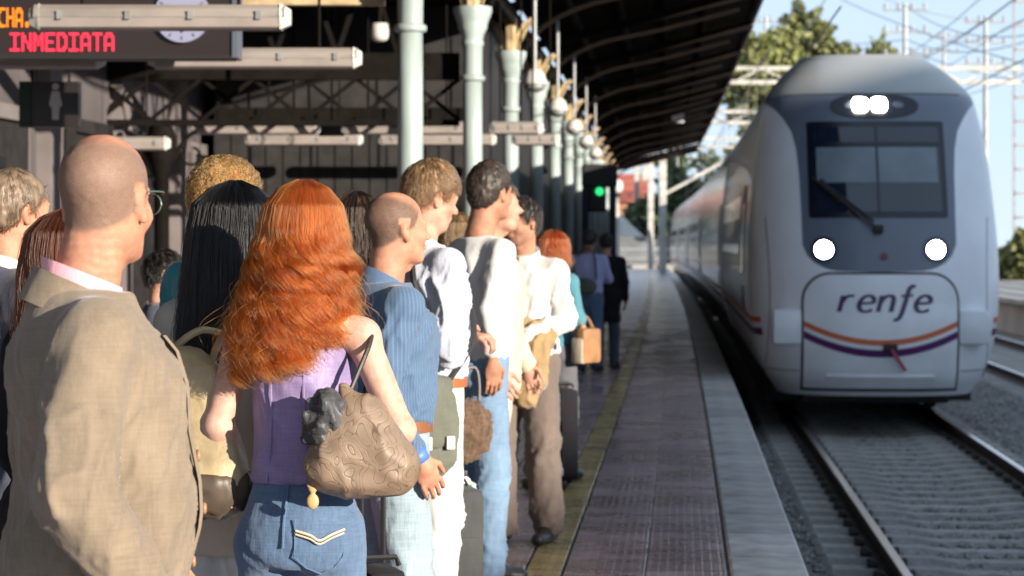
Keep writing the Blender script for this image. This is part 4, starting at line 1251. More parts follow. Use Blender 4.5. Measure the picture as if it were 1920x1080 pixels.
class Field:
    def __init__(s, lo, hi, h):
        s.lo = np.array(lo, np.float32); s.h = h
        n = np.ceil((np.array(hi) - s.lo) / h).astype(int) + 1
        s.n = n
        s.ax = [s.lo[k] + h * np.arange(n[k], dtype=np.float32) for k in range(3)]
        s.f = np.full(tuple(n), .5, np.float32)
    def _sub(s, lo, hi):
        sl = []
        for k in range(3):
            a = max(0, int((lo[k] - s.lo[k]) / s.h)); b = min(s.n[k], int((hi[k] - s.lo[k]) / s.h) + 2)
            if b <= a: return None, None
            sl.append(slice(a, b))
        X, Y, Z = np.meshgrid(s.ax[0][sl[0]], s.ax[1][sl[1]], s.ax[2][sl[2]], indexing='ij')
        return tuple(sl), (X, Y, Z)
    def _join(s, sl, d, k):
        a = s.f[sl]
        if k <= 0: s.f[sl] = np.minimum(a, d); return
        t = np.clip(.5 + .5 * (a - d) / k, 0, 1)
        s.f[sl] = a + (d - a) * t - k * t * (1 - t)
    def cone(s, p, q, r0, r1, k=.02, flat=None):
        p, q = np.array(p, float), np.array(q, float); m = max(r0, r1) + k + 2 * s.h
        sl, G = s._sub(np.minimum(p, q) - m, np.maximum(p, q) + m)
        if sl is None: return s
        d = q - p; L = max(float(d @ d), 1e-9)
        X, Y, Z = G
        t = np.clip(((X - p[0]) * d[0] + (Y - p[1]) * d[1] + (Z - p[2]) * d[2]) / L, 0, 1)
        D = np.sqrt((X - p[0] - d[0] * t) ** 2 + (Y - p[1] - d[1] * t) ** 2 + (Z - p[2] - d[2] * t) ** 2) - (r0 + (r1 - r0) * t)
        s._join(sl, D, k); return s
    def ell(s, c, r, k=.02, R=None, sub=False):
        c, r = np.array(c, float), np.array(r, float); m = (max(r) if R is not None else r) + k + 2 * s.h
        sl, G = s._sub(c - m, c + m)
        if sl is None: return s
        P = np.stack([G[i] - c[i] for i in range(3)], -1)
        if R is not None: P = P @ np.array(R)
        a = np.sqrt(((P / r) ** 2).sum(-1)); b = np.sqrt(((P / r ** 2) ** 2).sum(-1)) + 1e-6
        D = a * (a - 1) / b
        if sub:
            x = s.f[sl]; t = np.clip(.5 - .5 * (x + D) / max(k, 1e-4), 0, 1)
            s.f[sl] = x + (-D - x) * t + k * t * (1 - t)
        else: s._join(sl, D, k)
        return s
    def stack(s, rows, k=.02, inf=0.0, p=2.3, zmin=None, zmax=None, lean=0.0, hip=.92):
        rows = np.array(rows, float)
        z = np.linspace(rows[0, 0], rows[-1, 0], 90)
        ker = np.ones(7) / 7
        sm = lambda c: np.convolve(np.pad(np.interp(z, rows[:, 0], rows[:, c]), 3, mode='edge'), ker, 'valid')
        A, B, C = sm(1) + inf, sm(2) + inf, sm(3)
        z0, z1 = zmin if zmin is not None else rows[0, 0], zmax if zmax is not None else rows[-1, 0]
        mx = A.max() + .06; my = (B + np.abs(C)).max() + .06 + abs(lean) * .7
        sl, G = s._sub((-mx, -my, z0 - .04), (mx, my, z1 + .04))
        if sl is None: return s
        X, Y, Z = G
        zz = Z[0, 0, :]
        a, b, c = (np.interp(zz, z, q) for q in (A, B, C))
        c = c + lean * np.maximum(0, zz - hip)
        q = ((np.abs(X) / a) ** p + (np.abs(Y - c) / b) ** p) ** (1 / p)
        D = (q - 1) * np.minimum(a, b)
        D = np.maximum(D, np.maximum(Z - z1, z0 - Z))
        s._join(sl, D, k); return s
    def cut(s, fn):
        X, Y, Z = np.meshgrid(*s.ax, indexing='ij')
        s.f = np.maximum(s.f, fn(X, Y, Z)); return s
    def mesh(s):
        f = s.f; n = np.array(f.shape)
        f[0], f[-1], f[:, 0], f[:, -1], f[:, :, 0], f[:, :, -1] = .1, .1, .1, .1, .1, .1
        sg = f < 0
        c = np.zeros(tuple(n - 1), np.uint8)
        for dx in (0, 1):
            for dy in (0, 1):
                for dz in (0, 1):
                    c += sg[dx:n[0] - 1 + dx, dy:n[1] - 1 + dy, dz:n[2] - 1 + dz]
        act = np.argwhere((c > 0) & (c < 8))
        if len(act) == 0: return np.zeros((0, 3)), np.zeros((0, 4), int)
        idx = -np.ones(tuple(n - 1), int); idx[tuple(act.T)] = np.arange(len(act))
        pos = np.zeros((len(act), 3)); cnt = np.zeros(len(act))
        for ax in range(3):
            o1, o2 = [k for k in range(3) if k != ax]
            for a in (0, 1):
                for b in (0, 1):
                    c0 = np.zeros(3, int); c0[o1] = a; c0[o2] = b; c1 = c0.copy(); c1[ax] = 1
                    fa = f[tuple((act + c0).T)]; fb = f[tuple((act + c1).T)]
                    cr = (fa < 0) != (fb < 0)
                    t = np.where(cr, fa / np.where(cr, fa - fb, 1), 0)
                    pp = c0[None] + np.zeros((len(act), 3)); pp[:, ax] = t
                    pos += pp * cr[:, None]; cnt += cr
        V = (act + pos / cnt[:, None]) * s.h + s.lo
        Q = []
        for ax in range(3):
            o1, o2 = (ax + 1) % 3, (ax + 2) % 3
            sa = [slice(None)] * 3; sb = [slice(None)] * 3; sa[ax] = slice(0, -1); sb[ax] = slice(1, None)
            A, B = sg[tuple(sa)], sg[tuple(sb)]
            e = np.argwhere(A != B)
            ok = (e[:, o1] > 0) & (e[:, o2] > 0) & (e[:, o1] < n[o1] - 1) & (e[:, o2] < n[o2] - 1)
            e = e[ok]
            u = np.zeros(3, int); u[o1] = 1; w = np.zeros(3, int); w[o2] = 1
            q = np.stack([idx[tuple((e - u - w).T)], idx[tuple((e - w).T)], idx[tuple(e.T)], idx[tuple((e - u).T)]], 1)
            inside = A[tuple(e.T)]
            q[~inside] = q[~inside][:, ::-1]
            Q.append(q)
        return V, np.concatenate(Q)

def vnormals(V, F):
    n = np.cross(V[F[:, 2]] - V[F[:, 0]], V[F[:, 3]] - V[F[:, 1]])
    N = np.zeros_like(V)
    for k in range(4): np.add.at(N, F[:, k], n)
    return N / (np.linalg.norm(N, axis=1)[:, None] + 1e-12)
def smooth(V, F, it=2, lam=.5):
    e = np.concatenate([F[:, [0, 1]], F[:, [1, 2]], F[:, [2, 3]], F[:, [3, 0]]])
    c = np.bincount(e[:, 0], minlength=len(V)) + np.bincount(e[:, 1], minlength=len(V))
    for _ in range(it):
        A = np.zeros_like(V)
        for k in range(3):
            A[:, k] = np.bincount(e[:, 0], V[e[:, 1], k], len(V)) + np.bincount(e[:, 1], V[e[:, 0], k], len(V))
        V = V + lam * (A / np.maximum(c, 1)[:, None] - V)
    return V
def folds(V, F, amp, seed=0, fr=(15, 15, 5.5), fine=.35, mask=None):
    """cloth folds: warped ridged noise pushed along the normal"""
    if amp <= 0: return V
    N = vnormals(V, F); o = np.array([seed * 3.7, seed * 1.3, seed * 7.1]) + 40
    W = V + .05 * (np.stack([vnoise(V * 7 + o), vnoise(V * 7 + o + 9), vnoise(V * 7 + o + 17)], 1) - .5)
    # slanted so that folds run diagonally rather than straight down
    W = W + np.stack([W[:, 2] * .35, W[:, 2] * -.25, W[:, 0] * .3], 1)
    a = vnoise(W * np.array(fr) + o); b = vnoise(W * np.array(fr) * 2.3 + o * 2); c = vnoise(W * np.array([6., 6, 26]) + o * 3)
    sh_ = lambda q, p: (1 - np.abs(2 * q - 1)) ** p
    e = vnoise(W * np.array([9., 9, 34]) + o * 4)
    # narrow creases along the level lines of the noise, over a broad soft drape
    cr = lambda q, s_: np.exp(-((q - .5) / s_) ** 2)
    d = .9 * sh_(a, 1.5) + fine * 1.0 * sh_(b, 1.7) + .75 * cr(a, .055) + .45 * cr(b, .07) + .25 * sh_(c, 2.2) + .10 * sh_(e, 2) - 1.05
    if mask is not None: d = d * mask(V)
    return V + N * (amp * d)[:, None]
def to_obj(name, V, F, m, parent, attr=None):
    me = bpy.data.meshes.new(name)
    me.from_pydata(V.tolist(), [], F.tolist() if not isinstance(F, list) else F)
    me.shade_smooth()
    if attr is not None:
        a = me.attributes.new('stubble', 'FLOAT', 'POINT'); a.data.foreach_set('value', np.asarray(attr, np.float32))
    me.materials.append(m)
    return place(name, me, parent)
def soft(name, m, parent, lo, hi, h, prims, amp=0, seed=0, cut=None, fr=(15, 15, 6)):
    F_ = Field(lo, hi, h)
    for p in prims:
        getattr(F_, p[0])(*p[1], **(p[2] if len(p) > 2 else {}))
    if cut: F_.cut(cut)
    V, Q = F_.mesh(); V = smooth(V, Q, 2); V = folds(V, Q, amp, seed, fr)
    return to_obj(name, V, Q, m, parent)

# ------------------------------------------------------------------ skin, hair
_skin = {}
def skin_mat(tone='fair', stub=(.07, .05, .04)):
    key = (tone, stub)
    if key in _skin: return _skin[key]
    col = {'fair': (.50, .30, .225), 'pale': (.54, .37, .295), 'tan': (.40, .215, .14), 'ruddy': (.48, .25, .165)}[tone]
    m = bpy.data.materials.new('skin_' + tone); m.use_nodes = True
    nt, b = nodes_of(m)
    tc = nt.nodes.new('ShaderNodeTexCoord')
    n = nt.nodes.new('ShaderNodeTexNoise'); n.inputs['Scale'].default_value = 22; n.inputs['Detail'].default_value = 9; n.inputs['Roughness'].default_value = .7; nt.links.new(tc.outputs['Object'], n.inputs['Vector'])
    r = nt.nodes.new('ShaderNodeValToRGB'); r.color_ramp.elements[0].position = .33; r.color_ramp.elements[1].position = .68
    r.color_ramp.elements[0].color = (col[0] * .80, col[1] * .62, col[2] * .58, 1); r.color_ramp.elements[1].color = (*col, 1)
    nt.links.new(n.outputs['Fac'], r.inputs['Fac'])
    at = nt.nodes.new('ShaderNodeAttribute'); at.attribute_name = 'stubble'
    n2 = nt.nodes.new('ShaderNodeTexNoise'); n2.inputs['Scale'].default_value = 420; n2.inputs['Detail'].default_value = 2; nt.links.new(tc.outputs['Object'], n2.inputs['Vector'])
    mr = nt.nodes.new('ShaderNodeMapRange'); mr.inputs['From Min'].default_value = .3; mr.inputs['From Max'].default_value = .65; mr.inputs['To Min'].default_value = .62; mr.inputs['To Max'].default_value = 1.0
    nt.links.new(n2.outputs['Fac'], mr.inputs['Value'])
    ml = nt.nodes.new('ShaderNodeMath'); ml.operation = 'MULTIPLY'; nt.links.new(at.outputs['Fac'], ml.inputs[0]); nt.links.new(mr.outputs['Result'], ml.inputs[1])
    mx = nt.nodes.new('ShaderNodeMix'); mx.data_type = 'RGBA'; nt.links.new(ml.outputs[0], mx.inputs[0]); nt.links.new(r.outputs['Color'], mx.inputs[6]); mx.inputs[7].default_value = (*stub, 1)
    nt.links.new(mx.outputs[2], b.inputs['Base Color'])
    b.inputs['Roughness'].default_value = .58
    b.inputs['Specular IOR Level'].default_value = .3
    b.inputs['Subsurface Weight'].default_value = .06
    b.inputs['Subsurface Radius'].default_value = (.9, .32, .18)
    b.inputs['Subsurface Scale'].default_value = .01
    bp = nt.nodes.new('ShaderNodeBump'); bp.inputs['Strength'].default_value = .22; bp.inputs['Distance'].default_value = .004
    nt.links.new(n2.outputs['Fac'], bp.inputs['Height']); nt.links.new(bp.outputs['Normal'], b.inputs['Normal'])
    _skin[key] = m
    return m
_hairm = {}
def hair_mat(col, var=.45):
    if col in _hairm: return _hairm[col]
    m = bpy.data.materials.new('hair'); m.use_nodes = True; nt = m.node_tree
    out = nt.nodes['Material Output']; b = nt.nodes['Principled BSDF']
    hi = nt.nodes.new('ShaderNodeAttribute'); hi.attribute_name = 'tint'
    r = nt.nodes.new('ShaderNodeValToRGB')
    hcol = tuple((c ** 1.35) * .62 for c in col)
    r.color_ramp.elements[0].color = (*(c * (1 - var) for c in hcol), 1); r.color_ramp.elements[1].color = (*(min(1, c * (1 + var)) for c in hcol), 1)
    nt.links.new(hi.outputs['Fac'], r.inputs['Fac'])
    hb_ = nt.nodes.new('ShaderNodeBsdfHairPrincipled'); hb_.parametrization = 'COLOR'
    hb_.inputs['Roughness'].default_value = .38; hb_.inputs['Radial Roughness'].default_value = .45; hb_.inputs['Random Roughness'].default_value = .3
    nt.links.new(r.outputs['Color'], hb_.inputs['Color']); nt.links.new(hb_.outputs[0], out.inputs['Surface'])
    core = mat('hair_core', tuple(c * .8 for c in col), .5, var=.55, var_scale=26, stretch=(1, 1, .15), bump=.9, bump_scale=55)
    _hairm[col] = (m, core)
    return m, core
def strands(name, P, rad, m, parent, tint=None):
    """P: (n, k, 3) points; rad: root and tip radius"""
    n, k, _ = P.shape
    hc = bpy.data.hair_curves.new(name)
    hc.add_curves([k] * n)
    hc.attributes['position'].data.foreach_set('vector', np.ascontiguousarray(P, np.float32).ravel())
    ra = hc.attributes.get('radius') or hc.attributes.new('radius', 'FLOAT', 'POINT')
    t = np.linspace(0, 1, k); rr_ = rad[0] + (rad[1] - rad[0]) * t ** 2
    ra.data.foreach_set('value', np.tile(rr_, n).astype(np.float32))
    ta = hc.attributes.new('tint', 'FLOAT', 'CURVE')
    ta.data.foreach_set('value', np.ascontiguousarray(tint if tint is not None else RNG.random(n), np.float32))
    hc.materials.append(m)
    return place(name, hc, parent)

# ------------------------------------------------------------------ the body
MALE = [(.80, .135, .095, 0), (.88, .165, .118, -.012), (.95, .168, .120, -.012), (1.03, .158, .110, .0), (1.10, .152, .106, .004), (1.20, .162, .112, .004), (1.28, .178, .120, .004), (1.35, .172, .112, -.006), (1.405, .125, .082, -.016), (1.45, .070, .064, -.02), (1.53, .05, .055, -.015)]
FEMALE = [(.80, .145, .100, 0), (.88, .172, .122, -.015), (.95, .165, .118, -.012), (1.03, .138, .098, .002), (1.10, .122, .092, .004), (1.20, .132, .104, .010), (1.27, .146, .118, .016), (1.34, .146, .100, 0), (1.40, .108, .076, -.012), (1.45, .058, .054, -.018), (1.53, .045, .048, -.012)]
def R3(yaw, pitch=0.0, roll=0.0):
    return np.array(Matrix.Rotation(-math.radians(yaw), 3, 'Z') @ Matrix.Rotation(-math.radians(pitch), 3, 'X') @ Matrix.Rotation(math.radians(roll), 3, 'Y'))

class Person:
    def __init__(s, label, x, y, head_to, H, sex='m', yaw=0, pitch=0, roll=0, arms=None, feet=None, lean=0.0, wide=1.0, deep=1.0, tone='fair', stub=(.07, .05, .04), res=.014, belly=0.0, sh=None, hands=('R', 'L'), hand_curl=.35, group='passengers waiting on the platform', skin_res=None, headsc=1.0):
        s.H, s.k, s.sex, s.res = H, H / 1.75, sex, res
        s.root = empty('person', (x, y, 0), -math.radians(head_to), label=label, cat='person', group=group)
        s.h = math.radians(head_to)
        k = s.k
        rows = np.array(MALE if sex == 'm' else FEMALE)
        rows[:, 0] *= k; rows[:, 1] *= wide * k; rows[:, 2] *= deep * k; rows[:, 3] *= k
        if belly:
            bump_ = belly * np.exp(-((rows[:, 0] - 1.06 * k) / .13) ** 2)
            rows[:, 2] += bump_ * .5; rows[:, 3] += bump_ * .5; rows[:, 1] += bump_ * .4
        s.rows = rows; s.lean = lean; s.wd = min(1.0, .35 + .65 * wide)
        sw = sh or (.185 if sex == 'm' else .16)
        s.sw = sw
        arms = arms or {}
        s.arms = {}
        for nm, sg in (('R', 1), ('L', -1)):
            e, w = arms.get(nm, ((sg * (sw + .065), -.02, 1.13), (sg * (sw + .055), .09, .90)))
            S = np.array((sg * sw, -.005 + lean * (1.42 - .92), 1.385)) * k
            s.arms[nm] = (S, np.array(e) * k, np.array(w) * k)
        feet = feet or {}
        s.legs = {}
        for nm, sg in (('R', 1), ('L', -1)):
            fx, fy = feet.get(nm, (sg * .10, .0))
            hip = np.array((sg * .088 * s.wd, 0, .90)) * k; an = np.array((fx, fy - .03, .085)) * k
            kn = (hip + an) / 2 + np.array((sg * .006, .025, .02)) * k
            s.legs[nm] = (hip, kn, an)
        s.hc = np.array((0, .025 + lean * .72 * 1.0, 1.636)) * k
        s.hr = R3(yaw, pitch, roll); s.hs = k * (.97 if sex == 'f' else 1.0) * headsc
        s.skin = skin_mat(tone, stub)
        s.hands, s.curl = hands, hand_curl
        s.attr = None
        s.tone = tone
    # -- geometry
    def head_mesh(s, res, stub_fn=None):
        F_ = Field((-.11, -.13, -.24), (.11, .15, .14), res)
        F_.ell((0, -.014, .034), (.0765, .097, .084), .02)
        F_.ell((0, .028, -.03), (.060, .066, .076), .03)
        F_.cone((-.044, -.0, -.062), (-.022, .062, -.093), .018, .020, .03)
        F_.cone((.044, -.0, -.062), (.022, .062, -.093), .018, .020, .03)
        F_.ell((0, .070, -.092), (.022, .020, .018), .02)
        F_.cone((-.036, .078, .018), (.036, .078, .018), .013, .013, .015)
        F_.ell((-.040, .058, -.028), (.022, .026, .022), .02); F_.ell((.040, .058, -.028), (.022, .026, .022), .02)
        for sg in (-1, 1):
            F_.ell((sg * .031, .096, .002), (.016, .014, .011), .010, sub=True)
            F_.ell((sg * .031, .080, .002), (.012, .012, .011), .004)
        F_.cone((0, .088, .006), (0, .112, -.026), .008, .012, .012)
        F_.ell((-.011, .102, -.030), (.009, .010, .008), .006); F_.ell((.011, .102, -.030), (.009, .010, .008), .006)
        F_.ell((0, .092, -.054), (.023, .012, .006), .006); F_.ell((0, .091, -.065), (.020, .012, .007), .006)
        for sg in (-1, 1):
            Rr = np.array(Matrix.Rotation(sg * -.35, 3, 'Z') @ Matrix.Rotation(.18, 3, 'X'))
            F_.ell((sg * .078, -.008, -.006), (.008, .018, .029), .006, R=Rr)
            F_.ell((sg * .085, .001, -.005), (.006, .010, .018), .004, R=Rr, sub=True)
            F_.ell((sg * .079, -.002, -.035), (.007, .010, .010), .006)
        nb = (np.linalg.inv(s.hr) @ ((np.array((0, -.018 + s.lean * .55, 1.45)) * s.k - s.hc))) / s.hs
        r = .056 if s.sex == 'm' else .046
        F_.cone((0, -.022, -.035), tuple(nb), r * 1.02, r * 1.10, .03)
        if s.sex == 'm': F_.ell((0, .035, -.125), (.012, .015, .016), .02)
        V, Q = F_.mesh()
        loc = V.copy()
        Nn = vnormals(V, Q)
        d_ = .0016 * (vnoise(V * 60 + 7) - .5) + .0012 * (vnoise(V * 130 + 3) - .5)
        nk = np.clip((-.045 - V[:, 2]) / .02, 0, 1) * np.clip((-.01 - V[:, 1]) / .03, 0, 1)
        d_ += nk * (.0007 if s.sex == 'm' else .0003) * np.sin(V[:, 2] * 330 + 6 * vnoise(V * 25))
        V = V + Nn * d_[:, None]
        a = stub_fn(loc) if stub_fn else np.zeros(len(V))
        return (V * s.hs) @ s.hr.T + s.hc, Q, a
    def hand(s, nm, curl=None):
        S, E, W = s.arms[nm]; sg = 1 if nm == 'R' else -1
        F_ = Field((-.085, -.05, -.11), (.10, .22, .06), .005)
        F_.ell((0, .048, 0), (.040, .052, .0155), .01)
        F_.cone((0, -.03, 0), (0, .03, 0), .024, .026, .02)
        c = curl if curl is not None else s.curl
        for i, (bxx, by, L) in enumerate(((-.031, .083, .060), (-.0105, .092, .074), (.0105, .093, .079), (.031, .086, .070))):
            p = np.array((bxx, by, 0.0)); a = 0
            for j, fr_ in enumerate((.45, .31, .24)):
                a += c * (1.1 + .12 * i)
                q = p + L * fr_ * np.array((bxx * .8, math.cos(a), -math.sin(a)))
                F_.cone(p, q, .0090 - j * .0010, .0082 - j * .0010, .003); p = q
        F_.cone((.026, .018, -.004), (.052, .048, -.016), .0125, .0105, .008); F_.cone((.052, .048, -.016), (.056, .082, -.026 - c * .02), .0100, .0080, .003)
        V, Q = F_.mesh()
        d = W - E; d /= np.linalg.norm(d)
        # palm faces the thigh; thumb forward
        fwd = np.array((0, 1.0, 0.15)); fwd -= d * (fwd @ d)
        if np.linalg.norm(fwd) < .3: fwd = np.array((-sg * 1.0, 0, .3)); fwd -= d * (fwd @ d)
        fwd /= np.linalg.norm(fwd)
        nz = np.cross(fwd, d)
        if sg < 0: nz = -nz
        # local x -> thumb side (fwd), y -> fingers (d), z -> back of hand (outwards)
        out = np.array((sg, 0, 0.0))
        if nz @ out < 0: nz = -nz
        B = np.stack([fwd, d, nz], 1) * (s.k * (1.0 if s.sex == 'm' else .9))
        if np.linalg.det(B) < 0: Q = Q[:, ::-1]
        return V @ B.T + W + d * .015, Q
    def body(s, res=None, stub_fn=None, head_res=.0085, arm_res=None, eyes=False):
        res = res or s.res
        k = s.k; f = s.sex == 'f'
        m = .06
        pts = np.array([p for a in s.arms.values() for p in a] + [p for a in s.legs.values() for p in a])
        lo = np.minimum(pts.min(0), (-.25, -.2, .0)) - m; hi = np.maximum(pts.max(0), (.25, .2, 1.5 * k)) + m; hi[2] = 1.56 * k; lo[2] = -.01
        F_ = Field(lo, hi, res)
        F_.stack(s.rows, .02, -.008, zmin=.885 * k, lean=s.lean, hip=.92 * k)
        for nm, sg in (('R', 1), ('L', -1)):
            S, E, W = s.arms[nm]
            ar = (.046, .037, .026) if not f else (.037, .031, .022)
            if arm_res is None:
                F_.cone((sg * .05 * k, -.015 + s.lean * .5, 1.425 * k), S, .036, ar[0] * 1.08, .04)
                F_.cone(S, E, ar[0] * k, ar[1] * k, .02); F_.cone(E, W, ar[1] * k, ar[2] * k, .015)
            hp, kn, an = s.legs[nm]
            F_.cone(hp, kn, .076 * k * s.wd, .054 * k, .006); F_.cone(kn, an, .052 * k, .036 * k, .02)
            F_.cone(kn * .7 + an * .3 + np.array((0, -.012, 0)), kn * .4 + an * .6, .05 * k, .04 * k, .02)
            F_.cone(an + np.array((0, -.03, -.035)), an + np.array((sg * .02, .13, -.05)), .032, .028, .02)
        V, Q = F_.mesh()
        A = np.zeros(len(V))
        vs, qs, at = [V], [Q], [A]; n = len(V)
        def addm(v, q, a=None):
            nonlocal n
            vs.append(v); qs.append(q + n); at.append(a if a is not None else np.zeros(len(v))); n += len(v)
        addm(*s.head_mesh(head_res, stub_fn))
        for nm in s.hands: addm(*s.hand(nm))
        if arm_res:
            for nm, sg in (('R', 1), ('L', -1)):
                S, E, W = s.arms[nm]; ar = (.044, .036, .026) if not f else (.040, .034, .023)
                P = np.array((S, E, W)); A2 = Field(P.min(0) - .12, P.max(0) + .12, arm_res)
                A2.cone((sg * .05 * k, -.015 + s.lean * .5, 1.42 * k), S, .04, ar[0] * 1.12, .04)
                A2.cone(S, E, ar[0] * k, ar[1] * k, .02); A2.cone(E, W, ar[1] * 1.02 * k, ar[2] * k, .012)
                A2.cone(E * .85 + W * .15, E * .55 + W * .45, ar[1] * 1.1 * k, ar[1] * .95 * k, .02)
                A2.ell(E, (ar[1] * .95,) * 3, .015)
                addm(*A2.mesh())
        s.bodyo = to_obj('body', np.concatenate(vs), np.concatenate(qs), s.skin, s.root, np.concatenate(at))
        if eyes:
            for sg in (-1, 1):
                g = MB(); g.lathe([(.001, -.0125), (.008, -.0095), (.0122, -.003), (.0122, .003), (.008, .0095), (.001, .0125)], 12)
                o = g.build('eye', bpy.data.materials.get('eye_white') or mat('eye_white', (.7, .68, .65), .2), s.root, True)
                o.location = s.hr @ (np.array((sg * .031, .0845, .002)) * s.hs) + s.hc
                g = MB(); g.lathe([(.0055, 0), (.0055, .002), (.001, .003)], 10); q = g.build('iris', bpy.data.materials.get('iris') or mat('iris', (.03, .02, .015), .2), o)
                q.location = s.hr @ np.array((0, .0118 * s.hs, 0)); q.rotation_euler = Matrix(s.hr @ np.array(Matrix.Rotation(-math.pi / 2, 3, 'X'))).to_euler()
        return s
    def top(s, name, m, hem=.86, inf=.020, sleeve=1.0, amp=.007, seed=1, res=None, sleeve_r=(.062, .056, .045), neck=1.45, neck_r=None, flare=0.0, box=0.0, front_open=False, noarm=(), tank=False, zt=1.462, arm_k=.012):
        """shirt, jacket, coat: torso and sleeves as one cloth shell"""
        k = s.k; res = res or s.res
        P = np.array([p for a in s.arms.values() for p in a])
        lo = np.minimum(P.min(0) - .12, (-.33, -.30, hem * k - .03)); hi = np.maximum(P.max(0) + .12, (.33, .33, 1.56 * k)); 
        if sleeve < .6: lo[2] = hem * k - .03
        lo[2] = min(lo[2], hem * k - .03)
        F_ = Field(lo, hi, res)
        rows = s.rows.copy()
        if box: rows[:, 1] = np.where(rows[:, 0] < 1.3 * k, np.maximum(rows[:, 1], box * rows[:, 1].max()), rows[:, 1])
        if flare: rows[:, 1] += flare * np.maximum(0, 1.1 * k - rows[:, 0]); rows[:, 2] += flare * np.maximum(0, 1.1 * k - rows[:, 0])
        if hem * k < rows[0, 0]: 
            e = rows[0].copy(); e[0] = hem * k - .05; e[1] += flare * (rows[0, 0] - e[0]) + .01; e[2] += flare * (rows[0, 0] - e[0]) + .01; rows = np.vstack([e, rows])
        F_.stack(rows, .02, inf, zmin=hem * k, zmax=zt * k, lean=s.lean, hip=.92 * k)
        if not tank:
            for nm, sg in (('R', 1), ('L', -1)):
                S, E, W = s.arms[nm]
                F_.cone((sg * .055 * k, -.015 + s.lean * .5, 1.405 * k), S, .036 + inf * .5, .048 + inf, .04)
                if nm in noarm: continue
                r0, r1, r2 = (q * k for q in sleeve_r)
                if sleeve >= .5:
                    F_.cone(S + (E - S) * .12, E, r0, r1, arm_k)
                    t = (sleeve - .5) * 2; W2 = E + (W - E) * t
                    F_.cone(E, W2, r1, r1 + (r2 - r1) * t, .02)
                else:
                    E2 = S + (E - S) * sleeve * 2
                    F_.cone(S, E2, r0, r1 + .004, .025)
        if neck_r:
            X = None
            def cutn(X, Y, Z): return neck_r - np.sqrt((X / 1.0) ** 2 + (Y + .012 * k - s.lean * .55) ** 2 + ((Z - (neck + .03) * k) * .8) ** 2)
            F_.cut(cutn)
        V, Q = F_.mesh()
        V = smooth(V, Q, 3)
        mask = lambda V: np.clip((1.44 * k - V[:, 2]) / .10, .15, 1)
        V = smooth(folds(V, Q, amp, seed, mask=mask), Q, 1, .35)
        return to_obj(name, V, Q, m, s.root)
    def trousers(s, name, m, waist=1.03, inf=.012, r=(.098, .076, .066), amp=.006, seed=2, res=None, hem=.05, skirt=False):
        k = s.k; res = res or s.res
        P = np.array([p for a in s.legs.values() for p in a])
        lo = np.minimum(P.min(0) - .13, (-.26, -.22, .0)); hi = np.maximum(P.max(0) + .13, (.26, .22, waist * k + .03)); lo[2] = hem - .03
        F_ = Field(lo, hi, res)
        F_.stack(s.rows, .02, inf, zmin=(.80 if s.sex == 'm' else .838) * k, zmax=waist * k, lean=0)
        for nm, sg in (('R', 1), ('L', -1)):
            hp, kn, an = s.legs[nm]
            F_.cone(hp + np.array((0, -.005, 0)), kn, r[0] * k * s.wd, r[1] * k, .03)
            lw = an + np.array((0, .01, -.02))
            F_.cone(kn, lw, r[1] * k, r[2] * k, .02)
            F_.ell(hp + np.array((sg * .003, -.05, -.01)) * k, (.085 * k * s.wd, .072 * k * s.wd, .09 * k), .03 if s.sex == 'm' else .012)
        F_.cut(lambda X, Y, Z: hem - Z)
        V, Q = F_.mesh()
        V = smooth(V, Q, 3)
        mk = lambda V: .55 + .9 * np.exp(-((V[:, 2] - .47 * k) / .08) ** 2) + 1.2 * np.clip((.28 - V[:, 2]) / .2, 0, 1)
        V = folds(V, Q, amp, seed, fr=(13, 13, 8), mask=mk)
        return to_obj(name, V, Q, m, s.root)
    def shoes(s, m, L=.145, sole=None):
        for nm, sg in (('R', 1), ('L', -1)):
            hp, kn, an = s.legs[nm]
            b = an + np.array((0, 0, -an[2]))
            fwd = np.array((sg * .12, 1, 0)); fwd /= np.linalg.norm(fwd)
            F_ = Field(b + (-.12, -.14, -.005), b + (.12, .26, .16), .0095)
            F_.cone(b + fwd * -.045 + (0, 0, .045), b + fwd * .06 + (0, 0, .05), .043, .046, .02)
            F_.cone(b + fwd * .06 + (0, 0, .04), b + fwd * (L + .02) + (0, 0, .028), .046, .036, .02)
            F_.cone(b + (0, -.01, .05), b + (0, 0, .12), .045, .043, .02)
            F_.cut(lambda X, Y, Z: .002 - Z)
            V, Q = F_.mesh(); to_obj('shoe', V, Q, m, s.root)
    def ring(s, z, inf=.024):
        rows = s.rows
        a = np.interp(z, rows[:, 0], rows[:, 1]) + inf; b = np.interp(z, rows[:, 0], rows[:, 2]) + inf; c = np.interp(z, rows[:, 0], rows[:, 3])
        return a, b, c + s.lean * max(0, z - .92 * s.k)
    def belt(s, m, z=1.005, w=.036, inf=.020, buckle=True):
        k = s.k; g = MB(); n = 56; z *= k
        a, b, c = s.ring(z, inf)
        p = 2.3
        ring = []
        for i in range(n):
            t = 2 * math.pi * i / n; cs, sn = math.cos(t), math.sin(t)
            q = (abs(cs) ** p + abs(sn) ** p) ** (-1 / p); ring.append((cs * q, sn * q))
        for (e, zz) in ((-.008, -w / 2), (.004, -w / 2), (.004, w / 2), (-.008, w / 2)):
            g.v += [((a + e) * q[0], c + (b + e) * q[1], z + zz) for q in ring]
        for j in range(4):
            for i in range(n):
                g.f.append((j * n + i, j * n + (i + 1) % n, ((j + 1) % 4) * n + (i + 1) % n, ((j + 1) % 4) * n + i))
        o = g.build('belt', m, s.root, 'auto')
        if buckle:
            g = MB(); g.box((0, c + b + .006, z), (.05, .012, .042), bev=.004); g.build('buckle', M['galv'], o)
        return o
